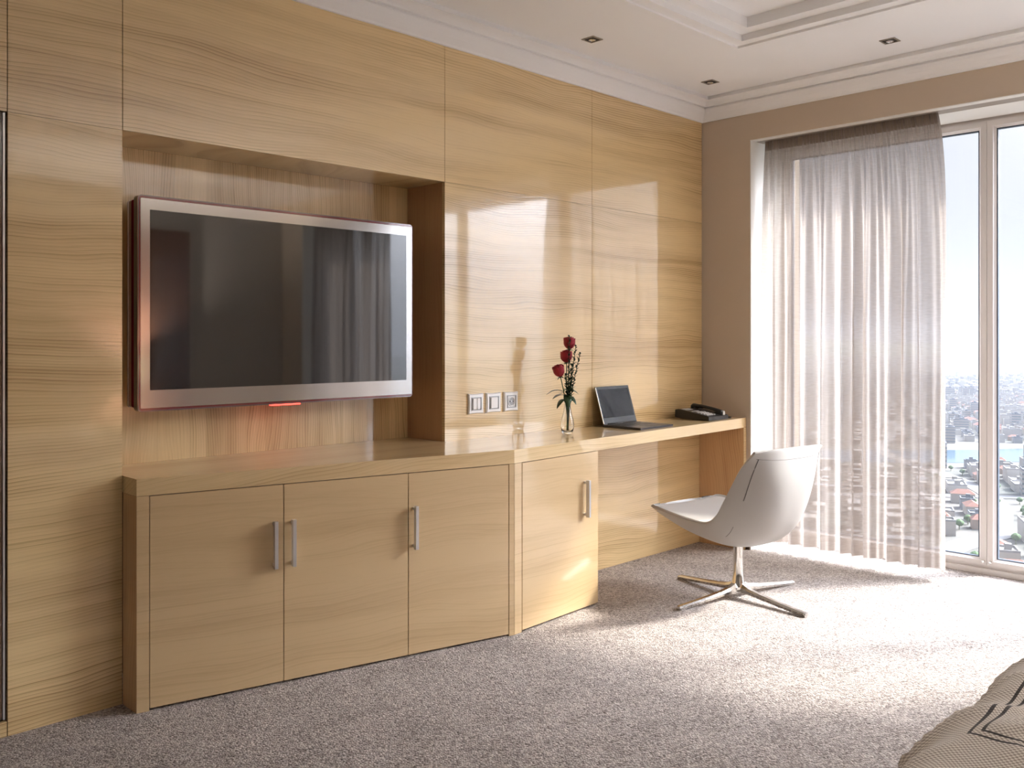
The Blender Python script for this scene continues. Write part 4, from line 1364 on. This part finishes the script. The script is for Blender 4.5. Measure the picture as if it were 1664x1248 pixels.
# ------------------------------------------------------------------ bed
def duvet_mat():
    m = NT('woven_bedspread')
    t = m.n('TexCoord')
    uv = m.n('UVMap')
    s = m.n('SeparateXYZ'); m.l(uv.outputs[0], s.inputs[0])
    # basket weave
    def sn(sock, k, ph_=0.0):
        a = m.n('Math', operation='MULTIPLY_ADD', in_1=k, in_2=ph_); m.l(sock, a.inputs[0])
        b = m.n('Math', operation='SINE'); m.l(a.outputs[0], b.inputs[0]); return b.outputs[0]
    ax = sn(s.outputs['X'], 2 * math.pi / 0.0090); ay = sn(s.outputs['Y'], 2 * math.pi / 0.0090)
    pr = m.n('Math', operation='MULTIPLY'); m.l(ax, pr.inputs[0]); m.l(ay, pr.inputs[1])
    r = m.n('MapRange', in_1=-0.5, in_2=0.5, in_3=0.0, in_4=1.0); m.l(pr.outputs[0], r.inputs[0])
    c = m.n('MixRGB'); c.inputs[1].default_value = (0.42, 0.36, 0.30, 1); c.inputs[2].default_value = (0.92, 0.86, 0.78, 1)
    m.l(r.outputs[0], c.inputs[0])
    # two woven dark lines forming a rectangle
    def rect(off):
        X0, Y1 = 1.668 + off, 0.551 - off
        dx = m.n('Math', operation='SUBTRACT', in_1=X0); m.l(s.outputs['X'], dx.inputs[0])
        dy = m.n('Math', operation='SUBTRACT', in_0=Y1); m.l(s.outputs['Y'], dy.inputs[1])
        mn = m.n('Math', operation='MINIMUM'); m.l(dx.outputs[0], mn.inputs[0]); m.l(dy.outputs[0], mn.inputs[1])
        ab = m.n('Math', operation='ABSOLUTE'); m.l(mn.outputs[0], ab.inputs[0])
        lt = m.n('Math', operation='LESS_THAN', in_1=0.0027); m.l(ab.outputs[0], lt.inputs[0])
        return lt.outputs[0]
    mxx = m.n('Math', operation='MAXIMUM'); m.l(rect(0.0), mxx.inputs[0]); m.l(rect(0.017), mxx.inputs[1])
    c2 = m.n('MixRGB'); m.l(mxx.outputs[0], c2.inputs[0]); m.l(c.outputs[0], c2.inputs[1]); c2.inputs[2].default_value = (0.035, 0.028, 0.024, 1)
    p = m.n('BsdfPrincipled'); p.inputs['Roughness'].default_value = 0.9; p.inputs['Sheen Weight'].default_value = 0.2
    m.l(c2.outputs[0], p.inputs['Base Color'])
    bump(m, p, r.outputs[0], 0.35, 0.0012)
    m.l(p.outputs[0], m.out.inputs[0])
    return m.m
M['duvet'] = duvet_mat()
BX0, BX1, BY0, BY1 = 0.95, 2.72, -1.42, 0.585
bed = empty('bed', (1.95, -0.35, 0))
tag(bed, 'bed at the lower right corner, only its foot end in view', 'bed')
bm = bmesh.new(); add_box(bm, BX0 + 0.04, BX1 - 0.04, BY0 + 0.02, BY1 - 0.03, 0.08, 0.24)
in_parent(from_bm('bed_base', bm, principled('bed_base_fabric', (0.22, 0.18, 0.15), 0.9).m, bevel=0.01), bed)
bm = bmesh.new(); add_box(bm, BX0 + 0.03, BX1 - 0.03, BY0 + 0.02, BY1 - 0.02, 0.24, 0.46)
in_parent(from_bm('mattress', bm, principled('mattress_ticking', (0.7, 0.68, 0.64), 0.9).m, bevel=0.04, segs=3), bed)
for lx in (BX0 + 0.1, BX1 - 0.1):
    for ly in (BY0 + 0.1, BY1 - 0.1):
        in_parent(box('leg', lx - 0.03, lx + 0.03, ly - 0.03, ly + 0.03, 0, 0.08, M['dark_wood']), bed)
in_parent(box('headboard', 0.80, 3.66, YB0 + 0.001, YB0 + 0.05, 0.0, 2.14, M['dark_hb'] if 'dark_hb' in M else M['dark_wood']), bed)
# bedspread: draped sheet, arc-length parameters kept as UV for the weave
bm = bmesh.new()
uvl = bm.loops.layers.uv.new('UVMap')
ZTOP = 0.495
def drape(p, lo, hi, r=0.075):
    """map an unrolled coordinate to (position, drop) rounding over an edge"""
    if p > hi - r:
        e = p - (hi - r); arc = r * math.pi / 2
        if e < arc:
            a = e / r
            return hi - r + r * math.sin(a), r * (1 - math.cos(a))
        return hi, r + (e - arc)
    if p < lo + r:
        e = (lo + r) - p; arc = r * math.pi / 2
        if e < arc:
            a = e / r
            return lo + r - r * math.sin(a), r * (1 - math.cos(a))
        return lo, r + (e - arc)
    return p, 0
U0, U1, V0, V1 = BX0 - 0.33, BX1 + 0.33, BY0 + 0.1, BY1 + 0.40
NU, NV = 260, 190
pos = {}
def wr_(x, y):
    """wrinkles: ridges that fan from the foot edge"""
    q = Vector(((x - y) * 1.1, (x + y) * 4.2, 0.3))
    a = 1 - abs(noise.noise(q) * 2.0)
    q2 = Vector(((x - y) * 2.2 + 5, (x + y) * 9.0, 1.3))
    b = 1 - abs(noise.noise(q2) * 2.0)
    return 0.030 * max(0, a) ** 2.5 + 0.014 * max(0, b) ** 2.5 + 0.012 * noise.noise(Vector((x * 5, y * 5, 7)))
vs = []
for i in range(NU + 1):
    row = []
    for j in range(NV + 1):
        u = U0 + (U1 - U0) * i / NU; v = V0 + (V1 - V0) * j / NV
        x, d1 = drape(u, BX0 - 0.01, BX1 + 0.01)
        y, d2 = drape(v, -9, BY1 + 0.035)
        drop = max(d1, d2)
        z = ZTOP - drop
        w = wr_(u, v)
        side = min(1, drop / 0.06)
        z += w * (1 - side)
        if d2 > 0: y += w * 1.2 * min(1, d2 / 0.06) + 0.03 * max(0, d2 - 0.1)
        if d1 > 0: x += (w * 1.2 + 0.05 * max(0, d1 - 0.1)) * (1 if u > 1.9 else -1) * min(1, d1 / 0.06)
        z = max(z, 0.02)
        row.append((bm.verts.new((x, y, z)), u, v))
    vs.append(row)
for i in range(NU):
    for j in range(NV):
        q = (vs[i][j], vs[i + 1][j], vs[i + 1][j + 1], vs[i][j + 1])
        f = bm.faces.new([a[0] for a in q])
        for lp, a in zip(f.loops, q):
            lp[uvl].uv = (a[1], a[2])
me = D.meshes.new('bedspread'); 
bmesh.ops.recalc_face_normals(bm, faces=bm.faces)
bm.to_mesh(me); bm.free()
spread = link('bedspread', me, M['duvet'], None, smooth=True)
tag(spread, 'beige woven bedspread with dark double stripe lines rumpled over the bed', 'bedspread')
md = spread.modifiers.new('t', 'SOLIDIFY'); md.thickness = 0.006; md.offset = 0

# bedside table and lamp: unseen, lamp strengthened to fill the room with light
bt = empty('bedside_table', (3.02, -1.24, 0)); tag(bt, 'dark wooden bedside table under the lamp, out of view', 'table')
in_parent(box('tabletop', 2.78, 3.26, -1.442, -1.04, 0.52, 0.55, M['dark_wood'], bevel=0.002), bt)
in_parent(box('drawer', 2.80, 3.24, -1.44, -1.06, 0.33, 0.52, M['dark_wood'], bevel=0.002), bt)
for lx in (2.81, 3.19):
    for ly in (-1.435, -1.11):
        in_parent(box('leg', lx, lx + 0.04, ly, ly + 0.04, 0, 0.33, M['dark_wood']), bt)
def bedside_lamp(x, label, glow):
    lm = empty('bedside_lamp', (x, -1.24, 0.55)); tag(lm, label, 'lamp')
    bm = bmesh.new(); add_lathe(bm, [(0.07, 0.0005), (0.07, 0.015), (0.02, 0.03), (0.035, 0.10), (0.045, 0.16), (0.02, 0.24), (0.008, 0.27), (0.008, 0.36)], 28)
    from_bm('base', bm, M['chrome'], lm, smooth=True)
    bm = bmesh.new(); add_lathe(bm, [(0.15, 0.28), (0.12, 0.52)], 36, cap=False)
    sh_ = from_bm('lamp_shade', bm, M['shade'], lm, smooth=True)
    bm = bmesh.new(); bmesh.ops.create_uvsphere(bm, u_segments=16, v_segments=10, radius=0.035); bmesh.ops.translate(bm, verts=bm.verts, vec=(0, 0, 0.44))
    from_bm('bulb', bm, glow, lm, smooth=True)
shade = NT('warm_lamp_shade')
df = shade.n('BsdfDiffuse'); df.inputs[0].default_value = (0.8, 0.74, 0.62, 1)
tl = shade.n('BsdfTranslucent'); tl.inputs[0].default_value = (0.85, 0.65, 0.38, 1)
mx = shade.n('MixShader'); mx.inputs[0].default_value = 0.008
shade.l(df.outputs[0], mx.inputs[1]); shade.l(tl.outputs[0], mx.inputs[2]); shade.l(mx.outputs[0], shade.out.inputs[0])
M['shade'] = shade.m
M['bulb'] = principled('warm_bulb', (1, 0.8, 0.5), 0.5, emis=(1.0, 0.94, 0.87), estr=LAMP * 1.3).m
bedside_lamp(3.02, 'lit bedside lamp with warm shade, out of view, strengthened to fill the room', M['bulb'])
